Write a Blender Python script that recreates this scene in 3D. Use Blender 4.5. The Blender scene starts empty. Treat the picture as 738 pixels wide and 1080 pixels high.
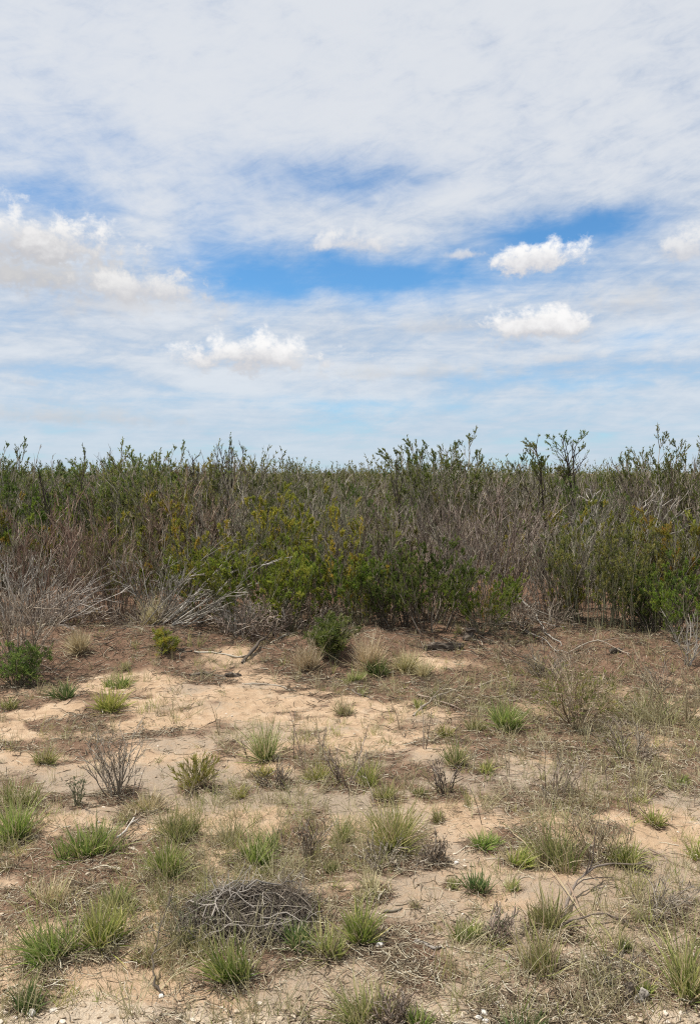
import bpy, math, numpy as np
from mathutils import Vector, Matrix

# ------------------------------------------------------------------ scene, camera
S = bpy.context.scene
COL = S.collection
R = math.radians
IW, IH = 738.0, 1080.0
F = 848.0                      # focal length in photo pixels
CAMZ = 1.65
PITCH = R(2.75)

cam = bpy.data.cameras.new('camera')
cam.sensor_fit = 'VERTICAL'
cam.sensor_height = 24.0
cam.lens = 24.0 * F / IH
cam.clip_start = 0.05
cam.clip_end = 20000
camo = bpy.data.objects.new('camera', cam)
camo.location = (0, 0, CAMZ)
camo.rotation_euler = (R(90) - PITCH, 0, 0)
COL.objects.link(camo)
S.camera = camo

# ------------------------------------------------------------------ noise in numpy
def _hash(ix, iy, seed):
    n = (ix.astype(np.int64) * 374761393 + iy.astype(np.int64) * 668265263 + seed * 1442695041) & 0xffffffff
    n = ((n ^ (n >> 13)) * 1274126177) & 0xffffffff
    n = n ^ (n >> 16)
    return (n & 0xffff) / 65535.0

def vnoise(x, y, seed=0):
    x = np.asarray(x, float); y = np.asarray(y, float)
    ix = np.floor(x); iy = np.floor(y)
    fx = x - ix; fy = y - iy
    fx = fx * fx * fx * (fx * (fx * 6 - 15) + 10); fy = fy * fy * fy * (fy * (fy * 6 - 15) + 10)
    a = _hash(ix, iy, seed); b = _hash(ix + 1, iy, seed)
    c = _hash(ix, iy + 1, seed); d = _hash(ix + 1, iy + 1, seed)
    return (a + (b - a) * fx) * (1 - fy) + (c + (d - c) * fx) * fy

def fbm(x, y, seed=0, oct=4):
    s = 0; a = 0.5; t = 0
    for o in range(oct):
        ca, sa = math.cos(o * 1.1), math.sin(o * 1.1)
        s = s + a * vnoise(x * ca - y * sa, x * sa + y * ca, seed + o * 17); t += a
        a *= 0.5; x = x * 2.03; y = y * 2.03
    return s / t

def sstep(a, b, x):
    t = np.clip((np.asarray(x, float) - a) / (b - a), 0, 1)
    return t * t * (3 - 2 * t)

# ------------------------------------------------------------------ the ground's height
def height(x, y):
    x = np.asarray(x, float); y = np.asarray(y, float)
    near = 1 - sstep(14, 30, np.hypot(x, y))
    h = 0.10 * (fbm(x * 0.35, y * 0.35, 1, 3) - 0.5)
    h = h + near * (0.055 * (fbm(x * 1.3, y * 1.6, 2, 3) - 0.5) + 0.03 * (fbm(x * 5.0, y * 6.0, 3, 3) - 0.5)
                    + 0.022 * (fbm(x * 15, y * 17, 4, 3) - 0.5))
    edge = 6.9 + 0.9 * (fbm(x * 0.7 + 3, y * 0.2, 6, 2) - 0.5)
    berm = sstep(edge - 0.5, edge + 0.5, y)
    h = h + near * berm * (0.10 + 0.15 * fbm(x * 1.1, y * 1.1, 8, 3) + 0.06 * (fbm(x * 4, y * 4, 9, 3) - 0.5))
    return h

def P(px, py, lift=0.0):
    """ground point seen at a pixel of the photograph"""
    dx = (px - IW / 2) / F; dz = (IH / 2 - py) / F
    d = np.array([dx, math.cos(PITCH) + dz * math.sin(PITCH), -math.sin(PITCH) + dz * math.cos(PITCH)])
    z = 0.0
    for _ in range(12):
        t = (CAMZ - z) / -d[2]
        z = 0.5 * z + 0.5 * float(height(d[0] * t, d[1] * t))
    t = (CAMZ - z) / -d[2]
    return np.array([d[0] * t, d[1] * t, z + lift])

def on_ground(px, y):
    """ground point at a depth y along the sight line of column px"""
    x = (px - IW / 2) / F * y
    return np.array([x, y, float(height(x, y))])

# ------------------------------------------------------------------ materials
def nodes_of(name):
    m = bpy.data.materials.new(name); m.use_nodes = True
    nt = m.node_tree; nt.nodes.clear()
    return m, nt

def ramp(nt, fac, stops):
    r = nt.nodes.new('ShaderNodeValToRGB')
    el = r.color_ramp.elements
    while len(el) < len(stops): el.new(0.5)
    for e, (p, c) in zip(el, stops):
        e.position = p; e.color = (c[0], c[1], c[2], 1)
    if fac is not None: nt.links.new(fac, r.inputs[0])
    return r.outputs[0]

def plant_mat(name, stops, tip=None, trans=0.3, rough=0.6, hue=0.02, val=0.25, spec=0.25):
    """colour by the leaf's own tint, towards another colour at the tip, a little different for each plant"""
    m, nt = nodes_of(name); N = nt.nodes; L = nt.links
    at = N.new('ShaderNodeAttribute'); at.attribute_name = 'tint'
    col = ramp(nt, at.outputs['Fac'], stops)
    if tip is not None:
        al = N.new('ShaderNodeAttribute'); al.attribute_name = 'along'
        rp = N.new('ShaderNodeMapRange'); rp.inputs['From Min'].default_value = tip[1]; rp.inputs['From Max'].default_value = 1.0
        rp.inputs['To Max'].default_value = tip[2]
        L.new(al.outputs['Fac'], rp.inputs['Value'])
        mx = N.new('ShaderNodeMix'); mx.data_type = 'RGBA'
        L.new(rp.outputs[0], mx.inputs['Factor']); L.new(col, mx.inputs['A']); mx.inputs['B'].default_value = (*tip[0], 1)
        col = mx.outputs['Result']
    oi = N.new('ShaderNodeObjectInfo')
    hs = N.new('ShaderNodeHueSaturation')
    a = N.new('ShaderNodeMapRange'); a.inputs['To Min'].default_value = 0.5 - hue; a.inputs['To Max'].default_value = 0.5 + hue
    b = N.new('ShaderNodeMapRange'); b.inputs['To Min'].default_value = 1 - val; b.inputs['To Max'].default_value = 1 + val
    fr = N.new('ShaderNodeMath'); fr.operation = 'FRACT'
    mu = N.new('ShaderNodeMath'); mu.operation = 'MULTIPLY'; mu.inputs[1].default_value = 7.31
    L.new(oi.outputs['Random'], a.inputs['Value']); L.new(oi.outputs['Random'], mu.inputs[0]); L.new(mu.outputs[0], fr.inputs[0])
    L.new(fr.outputs[0], b.inputs['Value'])
    L.new(a.outputs[0], hs.inputs['Hue']); L.new(b.outputs[0], hs.inputs['Value']); L.new(col, hs.inputs['Color'])
    p = N.new('ShaderNodeBsdfPrincipled'); p.inputs['Roughness'].default_value = rough
    p.inputs['Specular IOR Level'].default_value = spec
    L.new(hs.outputs[0], p.inputs['Base Color'])
    out = N.new('ShaderNodeOutputMaterial')
    if trans > 0:
        t = N.new('ShaderNodeBsdfTranslucent'); L.new(hs.outputs[0], t.inputs['Color'])
        ms = N.new('ShaderNodeMixShader'); ms.inputs[0].default_value = trans
        L.new(p.outputs[0], ms.inputs[1]); L.new(t.outputs[0], ms.inputs[2]); L.new(ms.outputs[0], out.inputs[0])
    else:
        L.new(p.outputs[0], out.inputs[0])
    return m

STRAW = (0.42, 0.34, 0.19)
M = {}
M['grass_green'] = plant_mat('grass_green', [(0, (0.095, 0.151, 0.030)), (0.45, (0.202, 0.290, 0.052)), (0.75, (0.347, 0.418, 0.090)), (1, (0.560, 0.510, 0.210))], ((0.44, 0.40, 0.18), 0.5, 0.65), 0.35)
M['grass_dark'] = plant_mat('grass_dark', [(0, (0.06, 0.105, 0.03)), (0.6, (0.115, 0.17, 0.05)), (1, (0.26, 0.27, 0.11))], ((0.34, 0.33, 0.14), 0.6, 0.55), 0.35)
M['grass_olive'] = plant_mat('grass_olive', [(0, (0.119, 0.151, 0.045)), (0.5, (0.232, 0.280, 0.080)), (0.85, (0.378, 0.386, 0.130)), (1, (0.518, 0.448, 0.220))], ((0.48, 0.41, 0.21), 0.55, 0.55), 0.35)
M['grass_lime'] = plant_mat('grass_lime', [(0, (0.20, 0.24, 0.045)), (0.6, (0.30, 0.31, 0.07)), (1, (0.42, 0.37, 0.14))], ((0.45, 0.40, 0.13), 0.5, 0.6), 0.3)
M['grass_dry'] = plant_mat('grass_dry', [(0, (0.34, 0.27, 0.15)), (0.5, (0.52, 0.43, 0.26)), (0.85, (0.66, 0.57, 0.38)), (1, (0.28, 0.22, 0.14))], None, 0.3, 0.7)
M['leaf_green'] = plant_mat('leaf_green', [(0, (0.075, 0.115, 0.03)), (0.45, (0.15, 0.20, 0.045)), (0.8, (0.26, 0.29, 0.08)), (1, (0.36, 0.32, 0.12))], None, 0.46, 0.5, 0.02, 0.25)
M['leaf_bright'] = plant_mat('leaf_bright', [(0, (0.11, 0.17, 0.03)), (0.5, (0.22, 0.29, 0.045)), (1, (0.40, 0.39, 0.08))], None, 0.46, 0.5, 0.02, 0.2)
M['leaf_dark'] = plant_mat('leaf_dark', [(0, (0.045, 0.075, 0.028)), (0.6, (0.08, 0.115, 0.04)), (1, (0.13, 0.15, 0.06))], None, 0.3, 0.5, 0.02, 0.25)
M['leaf_olive'] = plant_mat('leaf_olive', [(0, (0.12, 0.14, 0.045)), (0.5, (0.22, 0.23, 0.07)), (0.85, (0.33, 0.30, 0.10)), (1, (0.38, 0.26, 0.09))], None, 0.44, 0.55, 0.02, 0.25)
M['leaf_yellow'] = plant_mat('leaf_yellow', [(0, (0.17, 0.21, 0.035)), (0.45, (0.30, 0.30, 0.05)), (0.8, (0.42, 0.32, 0.06)), (1, (0.44, 0.24, 0.06))], None, 0.46, 0.5, 0.02, 0.2)
M['leaf_grey'] = plant_mat('leaf_grey', [(0, (0.14, 0.16, 0.085)), (0.6, (0.24, 0.25, 0.14)), (1, (0.36, 0.34, 0.21))], None, 0.3, 0.6, 0.02, 0.2)
M['leaf_rust'] = plant_mat('leaf_rust', [(0, (0.17, 0.115, 0.07)), (0.5, (0.26, 0.18, 0.11)), (1, (0.36, 0.27, 0.17))], None, 0.3, 0.6, 0.02, 0.2)

def bark_mat(name, stops, val=0.2, hue=0.012):
    return plant_mat(name, stops, None, 0.0, 0.85, hue, val, 0.15)
M['bark_grey'] = bark_mat('bark_grey', [(0, (0.085, 0.071, 0.055)), (0.5, (0.238, 0.204, 0.157)), (0.85, (0.408, 0.363, 0.290)), (1, (0.545, 0.499, 0.408))])
M['bark_purple'] = bark_mat('bark_purple', [(0, (0.090, 0.067, 0.052)), (0.5, (0.230, 0.177, 0.140)), (0.85, (0.383, 0.316, 0.254)), (1, (0.511, 0.451, 0.376))])
M['bark_red'] = bark_mat('bark_red', [(0, (0.090, 0.060, 0.046)), (0.5, (0.229, 0.156, 0.113)), (0.88, (0.368, 0.274, 0.204)), (1, (0.484, 0.397, 0.314))])
M['bark_green'] = bark_mat('bark_green', [(0, (0.10, 0.095, 0.06)), (0.5, (0.17, 0.165, 0.10)), (1, (0.28, 0.25, 0.18))])
M['bark_dark'] = bark_mat('bark_dark', [(0, (0.05, 0.04, 0.033)), (0.6, (0.11, 0.088, 0.07)), (0.85, (0.22, 0.185, 0.15)), (1, (0.42, 0.37, 0.31))])
M['bark_pale'] = bark_mat('bark_pale', [(0, (0.17, 0.15, 0.125)), (0.5, (0.29, 0.262, 0.225)), (0.85, (0.42, 0.385, 0.34)), (1, (0.56, 0.52, 0.47))])
M['straw_stem'] = bark_mat('straw_stem', [(0, (0.20, 0.15, 0.095)), (0.5, (0.34, 0.27, 0.17)), (1, (0.54, 0.47, 0.33))])
M['litter'] = bark_mat('litter', [(0, (0.09, 0.065, 0.048)), (0.3, (0.20, 0.145, 0.10)), (0.55, (0.36, 0.28, 0.19)), (0.8, (0.52, 0.44, 0.32)), (1, (0.66, 0.6, 0.48))])

def stone_mat(name, stops):
    m, nt = nodes_of(name); N = nt.nodes; L = nt.links
    at = N.new('ShaderNodeAttribute'); at.attribute_name = 'tint'
    c = ramp(nt, at.outputs['Fac'], stops)
    tc = N.new('ShaderNodeTexCoord')
    no = N.new('ShaderNodeTexNoise'); no.inputs['Scale'].default_value = 60; no.inputs['Detail'].default_value = 4
    L.new(tc.outputs['Object'], no.inputs['Vector'])
    mx = N.new('ShaderNodeMix'); mx.data_type = 'RGBA'; mx.blend_type = 'MULTIPLY'; mx.inputs['Factor'].default_value = 0.5
    L.new(c, mx.inputs['A']); L.new(ramp(nt, no.outputs['Fac'], [(0.3, (0.55, 0.5, 0.45)), (0.6, (1, 1, 1))]), mx.inputs['B'])
    p = N.new('ShaderNodeBsdfPrincipled'); p.inputs['Roughness'].default_value = 0.9; p.inputs['Specular IOR Level'].default_value = 0.2
    L.new(mx.outputs['Result'], p.inputs['Base Color'])
    bp = N.new('ShaderNodeBump'); bp.inputs['Strength'].default_value = 0.5; bp.inputs['Distance'].default_value = 0.004
    L.new(no.outputs['Fac'], bp.inputs['Height']); L.new(bp.outputs[0], p.inputs['Normal'])
    out = N.new('ShaderNodeOutputMaterial'); L.new(p.outputs[0], out.inputs[0])
    return m
M['gravel'] = stone_mat('gravel', [(0, (0.25, 0.19, 0.13)), (0.4, (0.43, 0.34, 0.24)), (0.8, (0.55, 0.46, 0.35)), (1, (0.66, 0.60, 0.52))])
M['pale_stone'] = stone_mat('pale_stone', [(0, (0.6, 0.56, 0.5)), (1, (0.74, 0.71, 0.66))])

# ------------------------------------------------------------------ mesh builder
class MB:
    def __init__(s): s.v = []; s.q = []; s.t3 = []; s.tint = []; s.al = []; s.n = 0
    def add(s, v, quads=None, tris=None, tint=None, along=None):
        v = np.asarray(v, np.float32).reshape(-1, 3); k = len(v)
        s.v.append(v)
        if quads is not None: s.q.append(np.asarray(quads, np.int32).reshape(-1, 4) + s.n)
        if tris is not None: s.t3.append(np.asarray(tris, np.int32).reshape(-1, 3) + s.n)
        s.tint.append(np.broadcast_to(np.float32(0.5) if tint is None else np.asarray(tint, np.float32), (k,)).astype(np.float32))
        s.al.append(np.broadcast_to(np.float32(0) if along is None else np.asarray(along, np.float32), (k,)).astype(np.float32))
        s.n += k
    def tubes(s, paths, rad, sides=3, tint=None, rng=None):
        N, K, _ = paths.shape
        if N == 0: return
        rng = rng or np.random.default_rng(1)
        T = np.gradient(paths, axis=1); T /= np.linalg.norm(T, axis=2, keepdims=True) + 1e-9
        a = rng.normal(size=(N, 1, 3))
        ov = paths[:, -1:] - paths[:, :1]; ov = ov / (np.linalg.norm(ov, axis=2, keepdims=True) + 1e-9)
        u = np.cross(ov, a); u /= np.linalg.norm(u, axis=2, keepdims=True) + 1e-9
        w = np.cross(T, np.broadcast_to(u, T.shape)); w /= np.linalg.norm(w, axis=2, keepdims=True) + 1e-9
        u2 = np.cross(w, T)
        ang = np.arange(sides) * 2 * math.pi / sides
        ring = (u2[:, :, None, :] * np.cos(ang)[None, None, :, None] + w[:, :, None, :] * np.sin(ang)[None, None, :, None])
        V = paths[:, :, None, :] + ring * rad[:, :, None, None]
        idx = np.arange(N * K * sides).reshape(N, K, sides)
        nx = np.roll(idx, -1, axis=2)
        Q = np.stack([idx[:, :-1], nx[:, :-1], nx[:, 1:], idx[:, 1:]], axis=-1).reshape(-1, 4)
        tn = rng.random(N) if tint is None else np.asarray(tint)
        tt = np.repeat(tn, K * sides)
        al = np.tile(np.repeat(np.linspace(0, 1, K), sides), N)
        s.add(V.reshape(-1, 3), Q, None, tt, al)
    def ribbons(s, paths, wid, tint, rng):
        N, K, _ = paths.shape
        if N == 0: return
        ov = paths[:, -1] - paths[:, 0]
        sd = np.cross(ov, rng.normal(size=(N, 3))); sd /= np.linalg.norm(sd, axis=1, keepdims=True) + 1e-9
        V = np.stack([paths - sd[:, None] * wid[:, :, None] / 2, paths + sd[:, None] * wid[:, :, None] / 2], axis=2)
        idx = np.arange(N * K * 2).reshape(N, K, 2)
        Q = np.stack([idx[:, :-1, 0], idx[:, :-1, 1], idx[:, 1:, 1], idx[:, 1:, 0]], axis=-1).reshape(-1, 4)
        s.add(V.reshape(-1, 3), Q, None, np.repeat(tint, K * 2), np.tile(np.repeat(np.linspace(0, 1, K), 2), N))
    def leaves(s, pos, d, length, width, tint, rng):
        N = len(pos)
        if N == 0: return
        d = d / (np.linalg.norm(d, axis=1, keepdims=True) + 1e-9)
        sd = np.cross(d, rng.normal(size=(N, 3))); sd /= np.linalg.norm(sd, axis=1, keepdims=True) + 1e-9
        nr = np.cross(d, sd)
        Ln = length[:, None]; W = width[:, None]
        V = np.stack([pos, pos + d * Ln * 0.45 + sd * W / 2 + nr * W * 0.15, pos + d * Ln - nr * Ln * 0.12, pos + d * Ln * 0.45 - sd * W / 2 + nr * W * 0.15], axis=1)
        s.add(V.reshape(-1, 3), np.arange(N * 4).reshape(N, 4), None, np.repeat(tint, 4), np.tile([0, .5, 1, .5], N))
    def mesh(s, name, mat, smooth=True):
        me = bpy.data.meshes.new(name)
        v = np.concatenate(s.v).astype(np.float32)
        q = np.concatenate(s.q) if s.q else np.zeros((0, 4), np.int32)
        t = np.concatenate(s.t3) if s.t3 else np.zeros((0, 3), np.int32)
        me.vertices.add(len(v)); me.vertices.foreach_set('co', v.ravel())
        loops = np.concatenate([q.ravel(), t.ravel()]).astype(np.int32)
        me.loops.add(len(loops)); me.loops.foreach_set('vertex_index', loops)
        st = np.concatenate([np.arange(len(q)) * 4, len(q) * 4 + np.arange(len(t)) * 3]).astype(np.int32)
        me.polygons.add(len(st)); me.polygons.foreach_set('loop_start', st)
        me.polygons.foreach_set('use_smooth', np.full(len(st), bool(smooth)))
        me.update(calc_edges=True)
        a = me.attributes.new('tint', 'FLOAT', 'POINT'); a.data.foreach_set('value', np.concatenate(s.tint))
        a = me.attributes.new('along', 'FLOAT', 'POINT'); a.data.foreach_set('value', np.concatenate(s.al))
        me.materials.append(mat)
        return me
    def build(s, name, mat, parent=None, smooth=True, loc=None):
        o = bpy.data.objects.new(name, s.mesh(name, mat, smooth)); COL.objects.link(o)
        if parent is not None: o.parent = parent
        if loc is not None: o.location = loc
        return o

def tag(o, label=None, cat=None, group=None, kind=None):
    if label: o['label'] = label
    if cat: o['category'] = cat
    if group: o['group'] = group
    if kind: o['kind'] = kind
    return o

def thing(name, loc, label, cat, group=None, rz=0.0, sc=1.0):
    e = bpy.data.objects.new(name, None); e.empty_display_size = 0.1
    e.location = loc; e.rotation_euler = (0, 0, rz); e.scale = (sc, sc, sc)
    COL.objects.link(e)
    return tag(e, label, cat, group)

UP = np.array([0, 0, 1.0])
def unit(v): return v / (np.linalg.norm(v, axis=-1, keepdims=True) + 1e-9)

def walk(base, d, L, K, up, wob, rng):
    """N curved paths of K points"""
    N = len(base); out = np.empty((N, K, 3)); out[:, 0] = base
    step = (L / (K - 1))[:, None]; d = unit(d)
    drift = rng.normal(size=(N, 3)) * wob * 0.5
    for k in range(1, K):
        d = unit(d + UP * up / (K - 1) + drift / (K - 1) + rng.normal(size=(N, 3)) * wob / math.sqrt(K))
        out[:, k] = out[:, k - 1] + d * step
    return out

def at(paths, idx, t):
    K = paths.shape[1]; f = t * (K - 1); i = np.minimum(f.astype(int), K - 2); w = (f - i)[:, None]
    a = paths[idx, i]; b = paths[idx, i + 1]
    return a + (b - a) * w, unit(b - a)

def offshoots(paths, L, m, t0, t1, ang, ratio, K, up, wob, rng):
    N = len(paths) * m
    idx = np.repeat(np.arange(len(paths)), m)
    t = t0 + (t1 - t0) * rng.random(N) ** 0.8
    p, T = at(paths, idx, t)
    pr = unit(np.cross(T, rng.normal(size=(N, 3))))
    a = ang * (0.6 + 0.8 * rng.random(N))[:, None]
    d = T * np.cos(a) + pr * np.sin(a)
    l = L[idx] * ratio * (0.5 + 0.8 * rng.random(N)) * (1.15 - 0.6 * t)
    return walk(p, d, l, K, up, wob, rng), l

def plant(seed, H, n0=26, m1=6, m2=5, base_r=0.12, spread=0.5, lean=(0, 0), up=0.3, wob=0.22, ang=0.5, r0=0.008, r1=0.0035, r2=0.0018,
          ratio=(0.45, 0.45), tmin=0.2, sub_t=0.25, leaf=None, lmin=0.55, sides=4):
    """woody stems branching twice, and leaves on the twigs; returns two builders"""
    rng = np.random.default_rng(seed)
    az = rng.random(n0) * 2 * math.pi
    tl = spread * np.sqrt(rng.random(n0))
    d = np.stack([np.sin(tl) * np.cos(az) + lean[0], np.sin(tl) * np.sin(az) + lean[1], np.cos(tl)], 1)
    rr = base_r * np.sqrt(rng.random(n0))
    a2 = az + rng.normal(size=n0) * 0.6
    base = np.stack([rr * np.cos(a2), rr * np.sin(a2), np.full(n0, -0.03)], 1)
    L0 = H * (lmin + (1 - lmin) * rng.random(n0)) * 1.05
    p0 = walk(base, d, L0, 8, up, wob, rng)
    st = MB()
    st.tubes(p0, np.outer(r0 * (0.6 + 0.6 * rng.random(n0)), np.linspace(1, 0.25, 8)), sides, None, rng)
    lv = [(p0, L0)]
    if m1:
        p1, L1 = offshoots(p0, L0, m1, tmin, 0.97, ang, ratio[0], 5, up * 0.8, wob, rng)
        st.tubes(p1, np.outer(r1 * (0.7 + 0.6 * rng.random(len(p1))), np.linspace(1, 0.35, 5)), 3, None, rng); lv.append((p1, L1))
        if m2:
            p2, L2 = offshoots(p1, L1, m2, sub_t, 0.98, ang, ratio[1], 4, up * 0.6, wob, rng)
            st.tubes(p2, np.outer(r2 * (0.7 + 0.6 * rng.random(len(p2))), np.linspace(1, 0.4, 4)), 3, None, rng); lv.append((p2, L2))
    lf = None
    if leaf:
        lf = MB()
        pt, _ = lv[-1]
        n = leaf['n'];
        idx = rng.integers(0, len(pt), n)
        if 'some' in leaf:        # leaves only on some of the twigs, so the crown has bare gaps
            par = idx // max(m2, 1) if m2 else idx
            gp = par // max(m1, 1) if m2 else par
            hv = (np.sin(gp * 12.9898 + seed) * 43758.5453) % 1.0
            hv2 = (np.sin(par * 78.233 + seed) * 43758.5453) % 1.0
            keep = (hv * 0.6 + hv2 * 0.4) < leaf['some']; idx = idx[keep]
        t = rng.random(len(idx)) ** 0.7
        p, T = at(pt, idx, t)
        z = p[:, 2] / H
        lo, hi = leaf.get('z', (0, 2)); soft = leaf.get('soft', 0.15)
        keep = (z > lo + soft * rng.normal(size=len(z))) & (z < hi + soft * rng.normal(size=len(z)))
        p, T = p[keep], T[keep]; n = len(p)
        dd = unit(T * leaf.get('follow', 0.8) + rng.normal(size=(n, 3)) * 0.55 + UP * 0.25)
        ll = leaf['L'] * (0.6 + 0.7 * rng.random(n)); ww = leaf['W'] * (0.7 + 0.5 * rng.random(n))
        cl = (np.sin((idx[keep] // max(m2, 1)) * 3.77) * 5000.0) % 1.0
        lf.leaves(p, dd, ll, ww, np.clip(0.55 * cl + 0.45 * rng.random(n), 0, 1), rng)
    return st, lf

# ------------------------------------------------------------------ the thicket's kinds of shrub (one pair of meshes each; copies share them)
KIND = {}
def kind(key, name, bark, leafm, variants, **kw):
    KIND[key] = []
    for v in range(variants):
        st, lf = plant(hash_seed(key) + v * 101, **kw)
        KIND[key].append((name, st.mesh('stems', M[bark]), lf.mesh('foliage', M[leafm], False) if lf else None))
def hash_seed(k): return sum((i + 3) * ord(c) for i, c in enumerate(k)) * 7

TW = dict(r0=0.009, r1=0.0048, r2=0.0030)
kind('grey', 'twiggy_shrub', 'bark_grey', 'leaf_grey', 3, H=1.5, n0=20, m1=9, m2=5, base_r=0.26, spread=0.5, up=0.3, wob=0.22, ang=0.42, ratio=(0.34, 0.42), **TW, leaf=dict(n=3510, L=0.030, W=0.0089, some=0.35, follow=1.5, z=(0.35, 2)))
kind('purple', 'twiggy_shrub', 'bark_purple', 'leaf_olive', 3, H=1.5, n0=22, m1=10, m2=5, base_r=0.26, spread=0.5, up=0.28, wob=0.22, ang=0.42, ratio=(0.32, 0.42), **TW, leaf=dict(n=2970, L=0.029, W=0.0089, some=0.28, follow=1.5, z=(0.4, 2)))
kind('red', 'twiggy_shrub', 'bark_red', 'leaf_rust', 3, H=1.35, n0=22, m1=10, m2=5, base_r=0.26, spread=0.52, up=0.3, wob=0.22, ang=0.42, ratio=(0.32, 0.42), **TW, leaf=dict(n=3510, L=0.025, W=0.0081, some=0.4, follow=1.5, z=(0.25, 2)))
kind('greentop', 'leafy_shrub', 'bark_grey', 'leaf_green', 3, H=1.6, n0=20, m1=9, m2=5, base_r=0.26, spread=0.5, up=0.34, wob=0.22, ang=0.4, ratio=(0.32, 0.42), **TW, leaf=dict(n=19237, L=0.035, W=0.0096, some=0.55, follow=1.6, z=(0.4, 2)))
kind('olive', 'leafy_shrub', 'bark_grey', 'leaf_olive', 3, H=1.5, n0=20, m1=9, m2=5, base_r=0.26, spread=0.52, up=0.34, wob=0.22, ang=0.4, ratio=(0.32, 0.42), **TW, leaf=dict(n=18225, L=0.034, W=0.0089, some=0.55, follow=1.6, z=(0.3, 2)))
kind('bright', 'leafy_shrub', 'bark_green', 'leaf_bright', 3, H=0.95, n0=22, m1=8, m2=4, base_r=0.22, spread=0.66, up=0.45, wob=0.2, ang=0.42, r0=0.006, r1=0.004, r2=0.0026, ratio=(0.34, 0.42), leaf=dict(n=19237, L=0.035, W=0.0096, some=0.68, follow=1.5, z=(0.15, 2)))
kind('yellow', 'leafy_shrub', 'bark_green', 'leaf_yellow', 3, H=1.1, n0=20, m1=8, m2=4, base_r=0.22, spread=0.55, up=0.45, wob=0.2, ang=0.38, r0=0.006, r1=0.004, r2=0.0026, ratio=(0.3, 0.42), leaf=dict(n=16200, L=0.034, W=0.0089, some=0.60, follow=1.6, z=(0.2, 2)))
kind('dark', 'leafy_shrub', 'bark_dark', 'leaf_green', 2, H=0.85, n0=44, m1=7, m2=4, base_r=0.28, spread=0.6, up=0.35, wob=0.16, ang=0.35, r0=0.006, r1=0.004, r2=0.0026, ratio=(0.3, 0.42), leaf=dict(n=18225, L=0.035, W=0.0081, some=0.75, follow=1.7, z=(0.25, 2)))
kind('column', 'leafy_shrub', 'bark_green', 'leaf_olive', 2, H=1.2, n0=26, m1=12, m2=3, base_r=0.34, spread=0.26, up=0.45, wob=0.15, ang=0.36, r0=0.006, r1=0.004, r2=0.0026, ratio=(0.2, 0.4), leaf=dict(n=19237, L=0.030, W=0.0081, some=0.75, follow=1.6, z=(0.12, 2)))
kind('bleached', 'dead_shrub', 'bark_pale', None, 2, H=0.85, n0=22, m1=6, m2=4, base_r=0.14, spread=0.6, up=0.25, wob=0.3, ang=0.5, r0=0.009, r1=0.005, r2=0.003, ratio=(0.38, 0.4))
kind('tangle', 'dead_shrub', 'bark_purple', None, 2, H=0.55, n0=34, m1=7, m2=4, base_r=0.3, spread=1.2, up=-0.1, wob=0.38, ang=0.7, r0=0.009, r1=0.005, r2=0.0032, ratio=(0.45, 0.4))
kind('fan', 'dead_shrub', 'bark_pale', None, 2, H=1.25, n0=22, m1=5, m2=4, base_r=0.26, spread=0.5, lean=(1.2, -0.2), up=-0.1, wob=0.2, ang=0.4, r0=0.009, r1=0.005, r2=0.003, ratio=(0.35, 0.4), lmin=0.35)
kind('crown', 'tall_shrub', 'bark_grey', 'leaf_green', 2, H=1.75, n0=30, m1=11, m2=6, base_r=0.22, spread=0.5, up=0.4, wob=0.2, ang=0.45, r0=0.010, r1=0.0045, r2=0.0026, ratio=(0.22, 0.42), lmin=0.72, leaf=dict(n=30000, L=0.028, W=0.009, some=0.95, follow=1.3, z=(0.45, 2)))
kind('snag', 'dead_shrub', 'bark_dark', 'leaf_green', 2, H=1.9, n0=6, m1=14, m2=6, base_r=0.05, spread=0.14, up=0.3, wob=0.2, ang=0.4, r0=0.014, r1=0.005, r2=0.0028, ratio=(0.16, 0.4), lmin=0.7, leaf=dict(n=1400, L=0.028, W=0.009, some=0.5, z=(0.6, 2)))

rs = np.random.default_rng(77)
def put(key, loc, sc, label, group=None, rz=None, var=None, cat='shrub', zs=1.0):
    name, sm, fm = KIND[key][int(rs.integers(len(KIND[key]))) if var is None else var % len(KIND[key])]
    rz = rs.random() * 6.283 if rz is None else rz
    if fm is None:
        o = bpy.data.objects.new(name, sm); COL.objects.link(o)
        o.location = loc; o.rotation_euler = (0, 0, rz); o.scale = (sc, sc, sc * zs)
        tag(o, label, cat, group)
        return o
    e = thing(name, loc, label, cat, group, rz, sc); e.scale = (sc, sc, sc * zs)
    for nm, me in (('stems', sm), ('foliage', fm)):
        o = bpy.data.objects.new(nm, me); COL.objects.link(o); o.parent = e
    return e

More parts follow.
